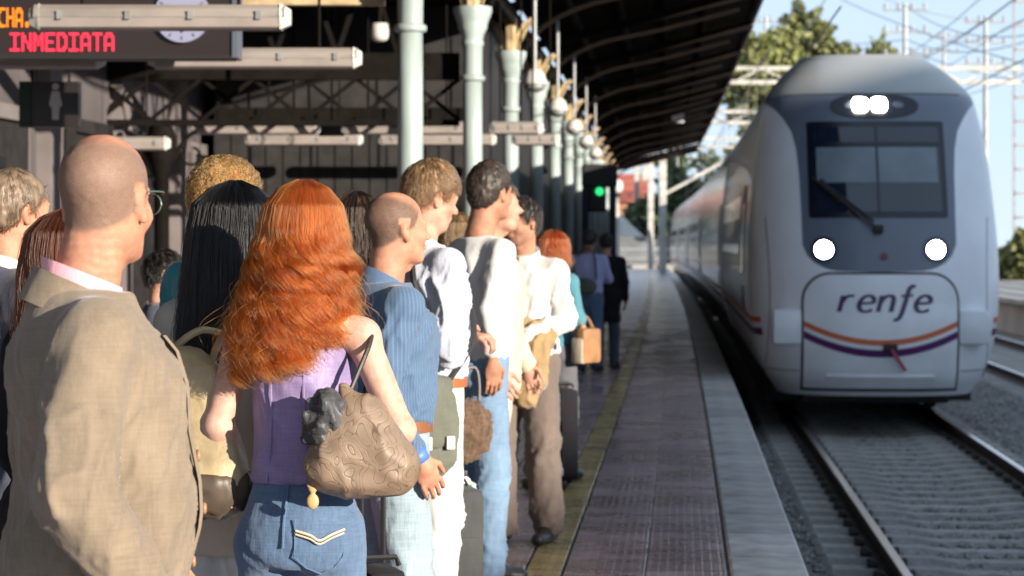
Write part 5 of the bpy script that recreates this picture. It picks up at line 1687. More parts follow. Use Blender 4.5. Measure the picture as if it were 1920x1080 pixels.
    def collar(s, m, r=.070, zb=1.43, hgt=.042, flare=.016, gap=.35, tilt=.32, name='collar', ry=None, drop=.03, seed=0, thick=.004):
        """a folded band round the neck, open in front"""
        k = s.k; g = MB(); n = 44; ry = ry or r
        ts = np.linspace(gap, 2 * math.pi - gap, n)       # 0 = front
        prof = [(0, 0), (-.002, hgt), (.004, hgt + .004), (flare, hgt * .15 - drop * .3), (flare + thick, hgt * .15 - drop * .3), (.004 + thick, hgt + .008), (-.002 - thick, hgt + .004), (-thick, 0)]
        cy = -.018 + s.lean * .55
        for t in ts:
            sx, cx = math.sin(t), math.cos(t)
            ptf = max(0, (abs(t - math.pi) - 1.9)) * .02      # points at the front
            for o, z in prof:
                rr_ = (r + o) * k
                x, y = rr_ * sx, (ry + o) * k * cx
                zz = zb * k + z - tilt * y - (ptf if z < hgt * .5 and o > .003 else 0)
                g.v.append((x, y + cy * k, zz))
        q = len(prof)
        for i in range(n - 1):
            for j in range(q):
                g.f.append((i * q + j, i * q + (j + 1) % q, (i + 1) * q + (j + 1) % q, (i + 1) * q + j))
        g.f.append(tuple(range(q))); g.f.append(tuple(range((n - 1) * q, n * q))[::-1])
        return g.build(name, m, s.root, 'auto')
    # -- hair
    def h2b(s, P):                        # head-local to body-local
        return (P * s.hs) @ s.hr.T + s.hc
    def short_hair(s, col, g=.012, n=2600, L=.03, line=None, curl=0.0, flow=(0, .5, -.2), rad=(.0011, .0005), res=.008, rough=.004, messy=.35, name='hair', top_boost=0.0, seed=1, up=.6):
        r_ = np.random.default_rng(seed)
        hm, core = hair_mat(col)
        ln = line or ([-.12, -.07, -.03, .0, .028, .055, .09], [-.072, -.066, -.035, -.012, .0, .052, .066])
        F_ = Field((-.14, -.16, -.12), (.14, .15, .18), res)
        F_.ell((0, -.014, .034), (.0765 + g, .097 + g, .084 + g), .01)
        if top_boost: F_.ell((0, .0, .055), (.066 + g, .08 + g, .07 + g + top_boost), .03)
        F_.ell((0, -.055, -.02), (.058 + g * .6, .05 + g * .6, .06), .03)
        F_.cut(lambda X, Y, Z: np.interp(Y, *ln) - Z)
        for sg in (-1, 1): F_.ell((sg * .09, .0, -.012), (.022, .024, .034), .006, sub=True)
        V, Q = F_.mesh()
        V0 = V.copy(); N = vnormals(V, Q)
        V = V + N * (rough * (vnoise(V * (70 if curl < .4 else 45) + 5) - .5) * 2)[:, None]
        o = to_obj(name, s.h2b(V), Q, core, s.root)
        # strands rooted on the cap
        fc = r_.integers(0, len(Q), n); w = r_.dirichlet((1, 1, 1, 1), n)
        P0 = (V0[Q[fc]] * w[:, :, None]).sum(1); Nn = N[Q[fc, 0]]
        keep = P0[:, 2] > np.interp(P0[:, 1], *ln) + .004; P0, Nn = P0[keep], Nn[keep]; n = len(P0)
        P0 = P0 - Nn * .003
        fl = np.array(flow)[None] + np.stack([P0[:, 0] * 1.5, P0[:, 1] * -1.0, np.zeros(n)], 1) + r_.normal(size=(n, 3)) * messy
        cl = vnoise(P0 * 40) - .5; cl2 = vnoise(P0 * 40 + 11) - .5
        fl += np.stack([cl, cl2, cl * 0], 1) * 1.6 * messy
        away = P0 - np.array((0, -.045, .115)); fl = fl + away / (np.linalg.norm(away, axis=1)[:, None] + 1e-6)
        fl -= Nn * (fl * Nn).sum(1)[:, None]; fl /= np.linalg.norm(fl, axis=1)[:, None] + 1e-6
        D = Nn * up + fl
        D /= np.linalg.norm(D, axis=1)[:, None]
        Ls = L * r_.uniform(.5, 1.25, n)
        kk = 7; t = np.linspace(0, 1, kk)
        P = P0[:, None] + D[:, None] * (Ls[:, None] * t)[:, :, None]
        P[:, :, 2] -= (.25 * L * t ** 2)[None]
        P -= Nn[:, None] * (.30 * L * t ** 2)[None, :, None]
        if curl:
            a = t[None] * 9 + r_.uniform(0, 6.3, n)[:, None]
            T1 = np.cross(D, Nn) + 1e-6; T1 /= np.linalg.norm(T1, axis=1)[:, None]; T2 = np.cross(D, T1)
            P += (T1[:, None] * np.cos(a)[:, :, None] + T2[:, None] * np.sin(a)[:, :, None]) * (curl * .012 * np.minimum(1, t * 3))[None, :, None]
        strands('hair_strands', s.h2b(P.reshape(-1, 3)).reshape(n, kk, 3), rad, hm, o, tint=np.clip(.6 * vnoise(P0 * 55 + 3) * 1.6 - .2 + .5 * r_.random(n), 0, 1))
        return o
    def long_hair(s, col, table, n=5000, clumps=90, wave=.012, lam=.09, rad=(.0011, .0006), hend=(.36, .50), face=.75, seed=3, kk=34, end_fn=None, var=.45, wstart=.08, core_sc=.88, fray=.012):
        r_ = np.random.default_rng(seed)
        hm, core = hair_mat(col, var)
        T_ = np.array(table, float)          # h, cx, cy, rx, ry in body metres below the head top
        topz = s.H
        hz = s.hc
        def shell(h, phi, q):
            cx, cy, rx, ry = (np.interp(h, T_[:, 0], T_[:, c]) for c in (1, 2, 3, 4))
            return cx + rx * np.sin(phi) * q, cy + ry * np.cos(phi) * q
        # clumps
        pc = np.pi + (r_.random(clumps) * 2 - 1) * (np.pi - face)
        pc.sort()
        qc = r_.uniform(.80, 1.0, clumps); ph = 2.2 * np.sin(pc * 6 + 1) + 1.5 * np.sin(pc * 11) + r_.uniform(0, 2.6, clumps); lm = lam * r_.uniform(.8, 1.3, clumps); he = r_.uniform(*hend, clumps)
        if end_fn is not None: he = he * end_fn(pc)
        am = wave * r_.uniform(.6, 1.4, clumps)
        c = r_.integers(0, clumps, n)
        dphi = r_.normal(size=n) * .19; dq = r_.normal(size=n) * .05; dph = r_.normal(size=n) * .27
        hs = r_.uniform(.0, .10, n) ** 1.0 * .9; h_e = he[c] * r_.uniform(.90, 1.04, n)
        t = np.linspace(0, 1, kk)[None]
        h = hs[:, None] + (h_e - hs)[:, None] * t
        cl = np.clip((h - .06) / .16, 0, 1)
        phi = pc[c][:, None] + dphi[:, None] * (1 - .40 * cl)
        q = qc[c][:, None] + dq[:, None] * (1 - .3 * cl)
        A = am[c][:, None] * np.clip((h - wstart) / .10, 0, 1)
        ang = 2 * np.pi * h / lm[c][:, None] + ph[c][:, None] + dph[:, None]
        x, y = shell(h, phi, q)
        x = x + A * (np.sin(ang) * np.sin(phi) + .9 * np.cos(ang) * np.cos(phi)); y = y + A * (np.sin(ang) * np.cos(phi) - .9 * np.cos(ang) * np.sin(phi))
        fr_ = r_.normal(size=(n, 2)) * fray * np.where(r_.random(n) < .05, 1.9, .7)[:, None]
        x = x + fr_[:, :1] * t ** 2; y = y + fr_[:, 1:] * t ** 2
        # the head sets where hair starts: keep near the skull at the top
        z = topz + .012 - h - 0 * x
        P = np.stack([x + s.hc[0], y + s.hc[1], z], -1)
        # core
        g = MB(); hh = np.linspace(.004, hend[0] * .93, 30); pp = np.linspace(face + .1, 2 * np.pi - face - .1, 46)
        V = []
        for a in hh:
            for b in pp:
                cs = core_sc + .05 * math.sin(b * 17 + a * 40) + .03 * math.sin(b * 31 - a * 60)
                e = end_fn(np.array([b]))[0] if end_fn is not None else 1
                xx, yy = shell(a * e, b, cs if a > .05 else min(cs + .06, .97)); V.append((xx + s.hc[0], yy + s.hc[1], topz + .010 - a * e))
        g.v = V; nv = len(pp)
        g.f = [(i * nv + j, (i + 1) * nv + j, (i + 1) * nv + j + 1, i * nv + j + 1) for i in range(len(hh) - 1) for j in range(nv - 1)]
        o = g.build('hair', core, s.root, True)
        tc_ = r_.random(clumps)
        strands('hair_strands', P, rad, hm, o, tint=np.clip(.38 * tc_[c] + .62 * r_.random(n), 0, 1))
        return o
    def w(s, p):                         # body-local to world
        c, sn = math.cos(-s.h), math.sin(-s.h)
        return Vector((s.root.location.x + p[0] * c - p[1] * sn, s.root.location.y + p[0] * sn + p[1] * c, p[2]))

def stub_region(bald=True, line=None, top=.085, beard=0.0):
    """where cropped hair grows: back and sides, optionally the crown"""
    ln = line or ([-.12, -.07, -.03, .0, .028, .055, .09], [-.072, -.066, -.040, -.018, .0, .055, .075])
    def f(P):
        x, y, z = P.T
        m = np.clip((z - np.interp(y, *ln)) / .012, 0, 1)
        # ears stay bare
        ear = (np.abs(x) > .074) & (np.abs(y + .0) < .03) & (z < .03) & (z > -.05)
        m = np.where(ear, 0, m)
        if bald:
            # a bare crown
            c = np.sqrt((x / .062) ** 2 + ((y - .030) / .100) ** 2)
            up = np.clip((z - .055) / .03, 0, 1)
            m = m * (1 - np.clip((1.12 - c) / .30, 0, 1) * up)
            m = m * (1 - np.clip((y - .02) / .04, 0, 1) * np.clip((z - .04) / .03, 0, 1))
        if beard: m = np.maximum(m, beard * np.clip((-.035 - z) / .02, 0, 1) * np.clip((y - .0) / .03, 0, 1) * np.clip((z + .125) / .02, 0, 1))
        return m
    return f
# ================================================================== the people
C = {}
C['tan'] = fabric('tan_linen', (.20, .156, .112), var=.22, bump=.16)
C['pink'] = fabric('pink_shirt', (.72, .36, .42), var=.08)
C['grey_t'] = fabric('grey_trousers', (.22, .20, .18))
C['blackshoe'] = mat('black_leather', (.02, .018, .018), .35)
C['brownshoe'] = mat('dark_brown_leather', (.04, .028, .022), .45)
C['button'] = mat('brown_button', (.34, .17, .09), .35)
C['jeans'] = fabric('blue_denim', (.085, .14, .235), var=.35, bump=.35, var_scale=9)
C['jeans_l'] = fabric('faded_denim', (.27, .35, .40), var=.28, bump=.35, var_scale=9)
C['jeans_m'] = fabric('mid_denim', (.16, .25, .37), var=.28, bump=.3, var_scale=9)
C['purple'] = fabric('lilac_satin', (.235, .18, .345), var=.25, bump=.25, rough=.5)

def glasses(p, m):
    root = MB()
    pts = [(.074, -.01, .012), (.078, .03, .016), (.074, .085, .018), (.066, .098, .014)]
    root.tube([tuple(p.h2b(np.array(q))) for q in crv(pts, 10)], .0016, 6)
    pts = [(-x, y, z) for x, y, z in pts]
    root.tube([tuple(p.h2b(np.array(q))) for q in crv(pts, 10)], .0016, 6)
    for sg in (-1, 1):
        root.tube([tuple(p.h2b(np.array((sg * .037 + .029 * math.cos(a), .104 - .010 * abs(math.cos(a) + sg * .0), -.004 + .021 * math.sin(a))))) for a in np.linspace(0, 6.283, 20)[:-1]], .0015, 6, closed=True)
    root.tube([tuple(p.h2b(np.array(q))) for q in ((-.010, .106, .004), (0, .110, .008), (.010, .106, .004))], .0014, 6)
    o = root.build('glasses', m, p.root, True)
    return o

# ---- bald man in the tan jacket
p = Person('bald man in a tan linen jacket with glasses, looking towards the train', -.79, 4.52, 76, 1.745, 'm', yaw=-58, pitch=2, arms={'R': ((.285, -.055, 1.12), (.27, .085, .89)), 'L': ((-.26, -.02, 1.13), (-.22, .12, .92))}, tone='ruddy', stub=(.15, .105, .08), res=.012, wide=1.05, deep=1.12, belly=.045, headsc=1.03)
p.body(res=.02, stub_fn=stub_region(True), head_res=.0055)
p.trousers('trousers', C['grey_t'], res=.018)
p.shoes(C['brownshoe'])
jk = p.top('jacket', C['tan'], hem=.72, inf=.026, sleeve_r=(.077, .070, .060), amp=.0085, arm_k=.014, seed=4, flare=.02, zt=1.462, res=.0075)
p.collar(C['pink'], r=.068, zb=1.440, hgt=.050, flare=.010, name='shirt_collar', tilt=.40)
p.collar(C['tan'], r=.080, zb=1.415, hgt=.048, flare=.034, gap=.7, name='jacket_collar', tilt=.45, drop=.08, thick=.006)
g_ = glasses(p, mat('green_metal_frame', (.16, .24, .20), .3, metal=.6))
def jacket_front(p, inf):
    """edge, lapel and buttons down the front of the jacket"""
    k = p.k
    for sg, nm in ((1, 'front_edge'),):
        g = MB(); vs = []
        zs = np.linspace(.74, 1.38, 22) * k
        for z in zs:
            a, b, c = p.ring(z, inf)
            for dx, o in ((-.03, .004), (.022, .010), (.028, .004)): vs.append((dx + .02, c + b * (1 - abs((dx + .02) / a) ** 2.3) ** (1 / 2.3) + o, z))
        g.raw(vs, [(3 * i + j, 3 * i + j + 1, 3 * i + 4 + j, 3 * i + 3 + j) for i in range(len(zs) - 1) for j in range(2)]); g.build(nm, C['tan'], p.root, True)
    for z in (.85, .95, 1.05, 1.15):
        a, b, c = p.ring(z * k, inf)
        g = MB(); g.lathe([(.011, -.003), (.012, .001), (.009, .004), (.003, .003)], 14)
        o = g.build('button', C['button'], p.root, True, loc=(.025, c + b + .012, z * k)); o.rotation_euler = (-math.pi / 2, 0, 0)
    S, E, W = p.arms['R']
    d = (W - E) / np.linalg.norm(W - E)
    for t in (.03, .055, .08):
        q = W - d * t + np.array((.055, -.03, -.01))
        g = MB(); g.lathe([(.008, -.002), (.009, .001), (.006, .003)], 12); o = g.build('button', C['button'], p.root, True, loc=tuple(q)); o.rotation_euler = (0, math.pi / 2, 0)
jacket_front(p, .030)

# ---- woman with long curly red hair
rw_ = p = Person('woman with long curly red hair, lilac sleeveless top and blue jeans', -.485, 5.55, 14, 1.685, 'f', yaw=24, arms={'R': ((.245, .0, 1.165), (.15, .20, 1.10)), 'L': ((-.20, -.04, 1.17), (-.17, .10, .98))}, sh=.15, tone='pale', res=.011, wide=.77, deep=.92)
p.body(res=.016, head_res=.008, arm_res=.008)
p.top('lilac_top', C['purple'], hem=1.035, inf=.013, amp=.006, seed=7, tank=True, zt=1.38, res=.009)
p.trousers('jeans', C['jeans'], waist=1.04, inf=.010, r=(.096, .066, .060), seed=9, res=.0095, amp=.005)
p.shoes(C['brownshoe'])
RED = (.56, .15, .03)
p.long_hair(RED, [(0, 0, -.01, .015, .015), (.02, 0, -.012, .055, .060), (.06, 0, -.016, .084, .095), (.12, 0, -.02, .098, .110), (.20, .0, -.026, .108, .115), (.28, -.008, -.040, .114, .112), (.36, -.016, -.05, .117, .106), (.44, -.024, -.058, .105, .098), (.54, -.03, -.06, .075, .08)],
            n=38000, clumps=130, wave=.020, lam=.115, hend=(.36, .47), seed=5, end_fn=lambda a: 1.0 - .16 * np.clip(np.sin(a), 0, 1), face=.7, wstart=.10, rad=(.00045, .00028), fray=.019, var=.8)
# back seams of the top and pocket stitching of the jeans
def on_back(p, x, z, inf):
    a, b, c = p.ring(z, inf)
    return (x, c - b * max(0, 1 - abs(x / a) ** 2.3) ** (1 / 2.3), z)
for x in (-.055, .05):
    g = MB(); g.tube([on_back(p, x * (1 - .25 * math.sin((z - 1.0) * 8)), z, .0165) for z in np.linspace(1.0, 1.26, 12)], .0028, 5); g.build('seam', C['purple'], p.root)
thread = mat('cream_thread', (.55, .45, .32), .7)
kz = p.k
def on_seat(x, z):                    # follows the seat of the jeans
    hp = p.legs['R'][0] if x > 0 else p.legs['L'][0]
    c = hp + np.array((math.copysign(.003, x), -.05, -.01)) * kz
    a, b, cc = p.ring(z, .012)
    y1 = cc - b * max(0, 1 - abs(x / a) ** 2.3) ** (1 / 2.3)
    t = 1 - ((x - c[0]) / (.085 * kz * p.wd)) ** 2 - ((z - c[2]) / (.09 * kz)) ** 2
    y2 = c[1] - .072 * kz * p.wd * math.sqrt(max(0, t))
    return (x, min(y1, y2) - .0055, z)
for sg in (1,):
    g = MB()
    g.tube([on_seat(sg * x, z) for x, z in crv([(.030, .900), (.062, .890), (.082, .878), (.105, .890), (.128, .900)], 16)], .0030, 5)
    g.tube([on_seat(sg * x, z) for x, z in crv([(.030, .892), (.062, .882), (.082, .870), (.105, .882), (.128, .892)], 16)], .0022, 5)
    g.build('pocket_stitching', thread, p.root)
    g = MB(); g.tube([on_seat(sg * x, z) for x, z in [(.026, .925), (.028, .84), (.050, .815), (.080, .80), (.11, .815), (.128, .84), (.130, .925)]], .0018, 5); g.build('pocket_seam', C['jeans'], p.root)
g = MB(); g.tube([(.0, on_seat(.001, z)[1] + .004, z) for z in np.linspace(.86, 1.0, 8)], .003, 5); g.build('centre_seam', C['jeans'], p.root)
# shoulder bag: hobo shape with embossed pattern
def emboss_mat():
    m = mat('embossed_taupe_leather', (.215, .152, .105), .5, var=.2, var_scale=16)
    nt, b = nodes_of(m)
    tc = nt.nodes.new('ShaderNodeTexCoord'); nz = nt.nodes.new('ShaderNodeTexNoise'); nz.inputs['Scale'].default_value = 15; nz.inputs['Detail'].default_value = .6; nz.inputs['Distortion'].default_value = .5
    nt.links.new(tc.outputs['Object'], nz.inputs['Vector'])
    a = nt.nodes.new('ShaderNodeMath'); a.operation = 'MULTIPLY'; a.inputs[1].default_value = 30; nt.links.new(nz.outputs['Fac'], a.inputs[0])
    c = nt.nodes.new('ShaderNodeMath'); c.operation = 'SINE'; nt.links.new(a.outputs[0], c.inputs[0])
    d = nt.nodes.new('ShaderNodeMath'); d.operation = 'ABSOLUTE'; nt.links.new(c.outputs[0], d.inputs[0])
    mr = nt.nodes.new('ShaderNodeMapRange'); mr.inputs['From Min'].default_value = .06; mr.inputs['From Max'].default_value = .34; nt.links.new(d.outputs[0], mr.inputs['Value'])
    bp = nt.nodes.new('ShaderNodeBump'); bp.inputs['Strength'].default_value = .3; bp.inputs['Distance'].default_value = .003; nt.links.new(mr.outputs['Result'], bp.inputs['Height']); nt.links.new(bp.outputs['Normal'], b.inputs['Normal'])
    mx = nt.nodes.new('ShaderNodeMix'); mx.data_type = 'RGBA'; nt.links.new(mr.outputs['Result'], mx.inputs[0]); src = b.inputs['Base Color'].links[0].from_socket
    mx.inputs[6].default_value = (.13, .088, .058, 1); nt.links.new(src, mx.inputs[7]); nt.links.new(mx.outputs[2], b.inputs['Base Color'])
    return m
C['bag'] = emboss_mat()
bc = Vector((-.335, 5.375, .985))
bag = empty('shoulder_bag', bc, 0, label='taupe embossed shoulder bag hanging at the red haired woman\'s hip', cat='bag')
bag.scale = (.78, .86, .80)
soft('bag_body', C['bag'], bag, (-.19, -.13, -.03), (.20, .14, .36), .008,
     [('cone', ((-.085, 0, .085), (.085, 0, .08), .082, .082, .03)), ('ell', ((.0, -.01, .09), (.150, .082, .098), .03)), ('ell', ((-.02, 0, .17), (.105, .06, .11), .04)), ('cone', ((-.02, .01, .22), (-.055, .02, .30), .040, .018, .04)), ('cone', ((.06, .0, .16), (.02, .01, .25), .05, .02, .04))], amp=.0045, seed=21, fr=(8, 8, 7), cut=lambda X, Y, Z: (np.abs(Y) - .078))
g = MB(); pts = crv([(-.045, .03, .27), (-.02, .05, .33), (.012, .085, .41), (.02, .15, .452), (.01, .23, .42), (-.0, .25, .33), (-.01, .18, .24)], 26)
g.tube(pts, .0075, 8); g.build('strap', mat('dark_strap', (.03, .025, .022), .5), bag)
g = MB(); g.tube([(-.125, -.02, .10), (-.137, -.03, .07), (-.14, -.03, .04)], .004, 6); ch = g.build('charm_cord', C['blackshoe'], bag)
soft('charm', mat('tan_charm', (.42, .29, .13), .5), ch, (-.20, -.06, -.06), (-.08, .01, .06), .004,
     [('ell', ((-.14, -.03, -.015), (.019, .008, .024), .006)), ('ell', ((-.14, -.03, .020), (.014, .008, .013), .004)), ('ell', ((-.153, -.03, .031), (.006, .006, .006), .003)), ('ell', ((-.127, -.03, .031), (.006, .006, .006), .003))])
sc_ = empty('scarf', (bc.x - .085, bc.y - .01, bc.z + .135), 0, label='crumpled black and grey scarf stuffed into the shoulder bag', cat='scarf')
def crumple(par, m):
    r = random.Random(4); pr = [('ell', ((0, -.005, .03), (.040, .028, .055), .012))]
    for _ in range(22):
        a = [r.gauss(0, 1) for _ in range(3)]; n = math.sqrt(sum(q * q for q in a)); a = [q / n for q in a]
        b = [q + r.gauss(0, .75) for q in a]; n = math.sqrt(sum(q * q for q in b)); b = [q / n for q in b]
        f = lambda q: (q[0] * .046, q[1] * .034 - .005, q[2] * .060 + .03)
        pr.append(('cone', (f(a), f(b), r.uniform(.010, .018), r.uniform(.006, .014), .008)))
    return soft('cloth', m, par, (-.10, -.09, -.08), (.10, .08, .14), .0055, pr, amp=.006, seed=31, fr=(22, 22, 18))
crumple(sc_, fabric('black_sheen_cloth', (.065, .065, .07), var=.7, bump=.5, rough=.42, var_scale=26))

# ---- woman with long straight black hair
p = Person('woman with long straight black hair and beige jacket beside the red haired woman', -.70, 6.0, 28, 1.695, 'f', yaw=-4, tone='fair', res=.013, arms={'R': ((.225, -.06, 1.16), (.20, .10, 1.0)), 'L': ((-.225, -.05, 1.16), (-.2, .10, .98))})
p.body(res=.02, head_res=.010)
C['beige'] = fabric('beige_jacket', (.50, .44, .36), var=.12)
C['whitec'] = fabric('white_cotton', (.56, .555, .545), var=.07, bump=.22)
p.top('jacket', C['beige'], hem=.80, inf=.022, sleeve_r=(.060, .052, .042), seed=12, amp=.007)
p.trousers('trousers', C['whitec'], r=(.098, .075, .072), seed=13)
p.shoes(C['brownshoe'])
p.collar(C['whitec'], r=.075, zb=1.43, hgt=.045, flare=.02, gap=.5)
p.long_hair((.013, .012, .014), [(0, 0, -.01, .015, .015), (.02, 0, -.012, .058, .062), (.06, 0, -.016, .094, .102), (.12, 0, -.02, .106, .114), (.20, .0, -.03, .112, .118), (.28, -.0, -.042, .118, .112), (.38, -.005, -.05, .118, .108), (.48, -.01, -.055, .100, .10), (.62, -.012, -.058, .075, .08)],
            n=14000, clumps=160, wave=.003, lam=.22, hend=(.46, .58), seed=6, face=.75, rad=(.0005, .0003), fray=.008, var=.7)
kb = Vector((-.765, 5.63, .93))
hb = empty('tote_bag', kb, -math.radians(28), label='large khaki leather tote hanging behind the black haired woman', cat='bag')
C['khaki'] = mat('khaki_leather', (.40, .31, .175), .5, var=.3, var_scale=10, bump=.3, bump_scale=30)
soft('bag_body', C['khaki'], hb, (-.20, -.14, -.04), (.20, .14, .42), .011, [('cone', ((-.09, 0, .06), (.09, 0, .06), .075, .075, .04)), ('ell', ((0, 0, .12), (.15, .075, .12), .04)), ('ell', ((0, .0, .25), (.12, .045, .13), .05))], amp=.005, seed=33, fr=(8, 8, 6))
soft('base_panel', mat('dark_brown_leather_b', (.075, .055, .04), .5, var=.3, var_scale=12), hb, (-.20, -.14, -.04), (.20, .14, .11), .011, [('cone', ((-.09, 0, .058), (.09, 0, .058), .081, .081, .04)), ('ell', ((0, 0, .12), (.156, .081, .12), .04))], amp=.006, seed=34, cut=lambda X, Y, Z: Z - .085)
for sx in (-.07, .07):
    g = MB(); g.tube(crv([(sx, .0, .33), (sx * .8, .05, .38), (sx * .6, .12, .41), (sx * .55, .20, .40)], 14), .009, 7); g.build('handle', C['khaki'], hb)

# ---- blond curly person in teal
p = Person('tall person with curly blond hair and teal top behind the black haired woman', -.90, 7.45, 40, 1.80, 'f', yaw=10, tone='tan', res=.016)
C['teal'] = fabric('teal_satin', (.015, .26, .30), var=.35, rough=.45)
C['magenta'] = fabric('magenta_cloth', (.28, .03, .13))
p.body(res=.024, head_res=.012)
p.top('teal_top', C['teal'], hem=1.12, inf=.02, sleeve=.3, seed=15, amp=.010, res=.014)
p.trousers('trousers', C['magenta'], waist=1.15, r=(.105, .085, .08))
p.shoes(C['blackshoe'])
p.short_hair((.42, .25, .10), g=.012, n=4200, L=.034, curl=1.0, rough=.012, messy=.9, up=.7, line=([-.13, -.07, -.03, .0, .03, .06, .1], [-.13, -.12, -.10, -.06, -.02, .05, .06]), seed=4, rad=(.0014, .0009))

# ---- man in navy jacket at the left edge
p = Person('grey haired man in navy jacket and white collar at the left edge', -1.50, 7.15, 55, 1.76, 'm', yaw=-4, tone='ruddy', res=.016)
p.body(res=.024, head_res=.010)
C['navy'] = fabric('navy_wool', (.055, .06, .085), var=.2)
p.top('jacket', C['navy'], hem=.74, inf=.026, sleeve_r=(.074, .068, .056), seed=17, amp=.008)
p.trousers('trousers', C['navy'], seed=18); p.shoes(C['blackshoe'])
p.collar(C['whitec'], r=.068, zb=1.440, hgt=.046, flare=.008, name='shirt_collar')
p.collar(C['navy'], r=.08, zb=1.412, hgt=.040, flare=.028, gap=.7, name='jacket_collar', drop=.05)
p.short_hair((.19, .135, .09), g=.010, n=5200, L=.034, seed=8, flow=(0, -.2, -.4), rad=(.0009, .0005), up=.22, messy=.2)

# ---- auburn haired woman between them
p = Person('woman with dark auburn hair mostly hidden behind the bald man', -1.12, 6.0, 45, 1.625, 'f', yaw=0, res=.018)
p.body(res=.026, head_res=.012)
C['blackc'] = fabric('black_cloth', (.015, .014, .016))
p.top('black_top', C['blackc'], hem=.86, seed=19, amp=.008); p.trousers('trousers', C['blackc']); p.shoes(C['blackshoe'])
p.long_hair((.13, .045, .018), [(0, 0, -.01, .015, .015), (.02, 0, -.012, .058, .062), (.06, 0, -.016, .090, .098), (.12, 0, -.02, .100, .108), (.20, .0, -.026, .102, .108), (.30, 0, -.035, .098, .10), (.38, 0, -.04, .08, .085)],
            n=7000, clumps=90, wave=.005, lam=.16, hend=(.28, .36), seed=16, face=.8, rad=(.0006, .0004), var=.6)

# ---- man in blue striped shirt
p7 = p = Person('man with cropped receding hair in a blue striped shirt and faded jeans', -.385, 7.55, 72, 1.705, 'm', yaw=-12, tone='ruddy', stub=(.075, .055, .042), res=.012, arms={'R': ((.235, -.09, 1.13), (.22, .03, .92)), 'L': ((-.235, -.02, 1.14), (-.22, .10, .92))}, feet={'R': (.13, .06), 'L': (-.10, -.02)})
p.body(res=.02, stub_fn=stub_region(True, top=.09), head_res=.007, arm_res=.011)
C['bluestripe'] = fabric('blue_striped_cotton', (.068, .118, .205), var=.10, stripe=((.10, .16, .255), 120, .35), bump=.2)
p.top('striped_shirt', C['bluestripe'], hem=1.02, inf=.024, sleeve=.95, sleeve_r=(.060, .053, .040), seed=23, amp=.012, res=.0085)
p.trousers('jeans', C['jeans_l'], waist=1.02, r=(.098, .078, .068), seed=24, amp=.008, res=.012)
p.belt(mat('brown_belt', (.20, .075, .03), .45), z=1.005, inf=.018)
p.shoes(C['brownshoe'])
p.collar(C['bluestripe'], r=.068, zb=1.43, hgt=.045, flare=.014, gap=.30, tilt=.5, drop=.05)
def placket(p, m, z0, z1, inf, w=.016, name='placket'):
    g = MB(); vs = []; zs = np.linspace(z0, z1, 16) * p.k
    for z in zs:
        a, b, c = p.ring(z, inf)
        for dx, o in ((-w, -.004), (-w, .004), (w, .004), (w, -.004)): vs.append((dx, c + b + o, z))
    g.raw(vs, [(4 * i + j, 4 * i + j + 1, 4 * i + 5 + j, 4 * i + 4 + j) for i in range(15) for j in range(3)]); return g.build(name, m, p.root)
placket(p, C['bluestripe'], 1.0, 1.42, .030)
S, E, W = p.arms['R']; d = (W - E) / np.linalg.norm(W - E)
g = MB(); g.tube([tuple(W - d * .02), tuple(W + d * .02)], .034, 16); g.build('wristband', mat('blue_band', (.08, .17, .45), .5), p.root, True)

# ---- man in white shirt with messenger bag
p8 = p = Person('tall brown haired man in a pale lilac white shirt with folded arms', -.335, 9.2, 60, 1.845, 'm', yaw=2, pitch=16, tone='fair', res=.014, arms={'R': ((.232, -.03, 1.09), (.06, .11, 1.16)), 'L': ((-.225, .02, 1.10), (-.0, .15, 1.12))}, hand_curl=.6)
p.body(res=.022, head_res=.009)
C['whites'] = fabric('white_shirt', (.50, .52, .60), var=.06, bump=.25, stripe=((.42, .45, .58), 130, .6))
p.top('shirt', C['whites'], hem=.985, inf=.026, sleeve_r=(.060, .055, .046), seed=25, amp=.014, res=.0095)
p.trousers('white_trousers', C['whitec'], waist=1.02, r=(.102, .082, .074), seed=26, amp=.007)
p.belt(mat('tan_belt', (.36, .10, .035), .4), z=.968, inf=.024)
p.shoes(C['brownshoe'])
p.collar(C['whites'], r=.070, zb=1.432, hgt=.048, flare=.012, gap=.3, tilt=.45, drop=.04)
p.short_hair((.235, .145, .075), g=.010, n=6500, L=.036, seed=9, flow=(.1, .3, -.1), messy=.35, top_boost=.006, up=.35, rad=(.0009, .0005))
mbk = Vector(p.w((.215, -.09, .655)))
mb = empty('messenger_bag', mbk, -p.h, label='grey green messenger bag at the hip of the man in white trousers', cat='bag')
C['greygreen'] = fabric('grey_green_canvas', (.115, .12, .095), var=.2)
soft('bag_body', C['greygreen'], mb, (-.10, -.20, -.03), (.10, .20, .44), .010, [('cone', ((0, -.05, .05), (0, .06, .09), .040, .040, .02)), ('ell', ((0, 0, .20), (.052, .110, .19), .04)), ('cone', ((0, -.06, .36), (0, .06, .36), .035, .035, .03))], amp=.005, seed=35)
soft('flap', C['greygreen'], mb, (-.10, -.20, .1), (.12, .20, .44), .010, [('ell', ((.012, 0, .21), (.053, .113, .20), .02))], amp=.004, seed=36, cut=lambda X, Y, Z: np.maximum(.13 - Z, -X))
for yy in (-.06, .06):
    g = MB(); g.box((.070, yy * .8, .15), (.012, .035, .05), bev=.004); g.build('buckle', M['lampwhite'], mb)
g = MB(); g.tube(crv([(-.0, -.06, .38), (.03, -.04, .56), (-.04, -.05, .76), (-.20, .05, .86), (-.20, .22, .78), (-.06, .22, .55), (0, .08, .38)], 26), .013, 6); g.build('strap', mat('black_webbing', (.02, .02, .022), .6), mb)

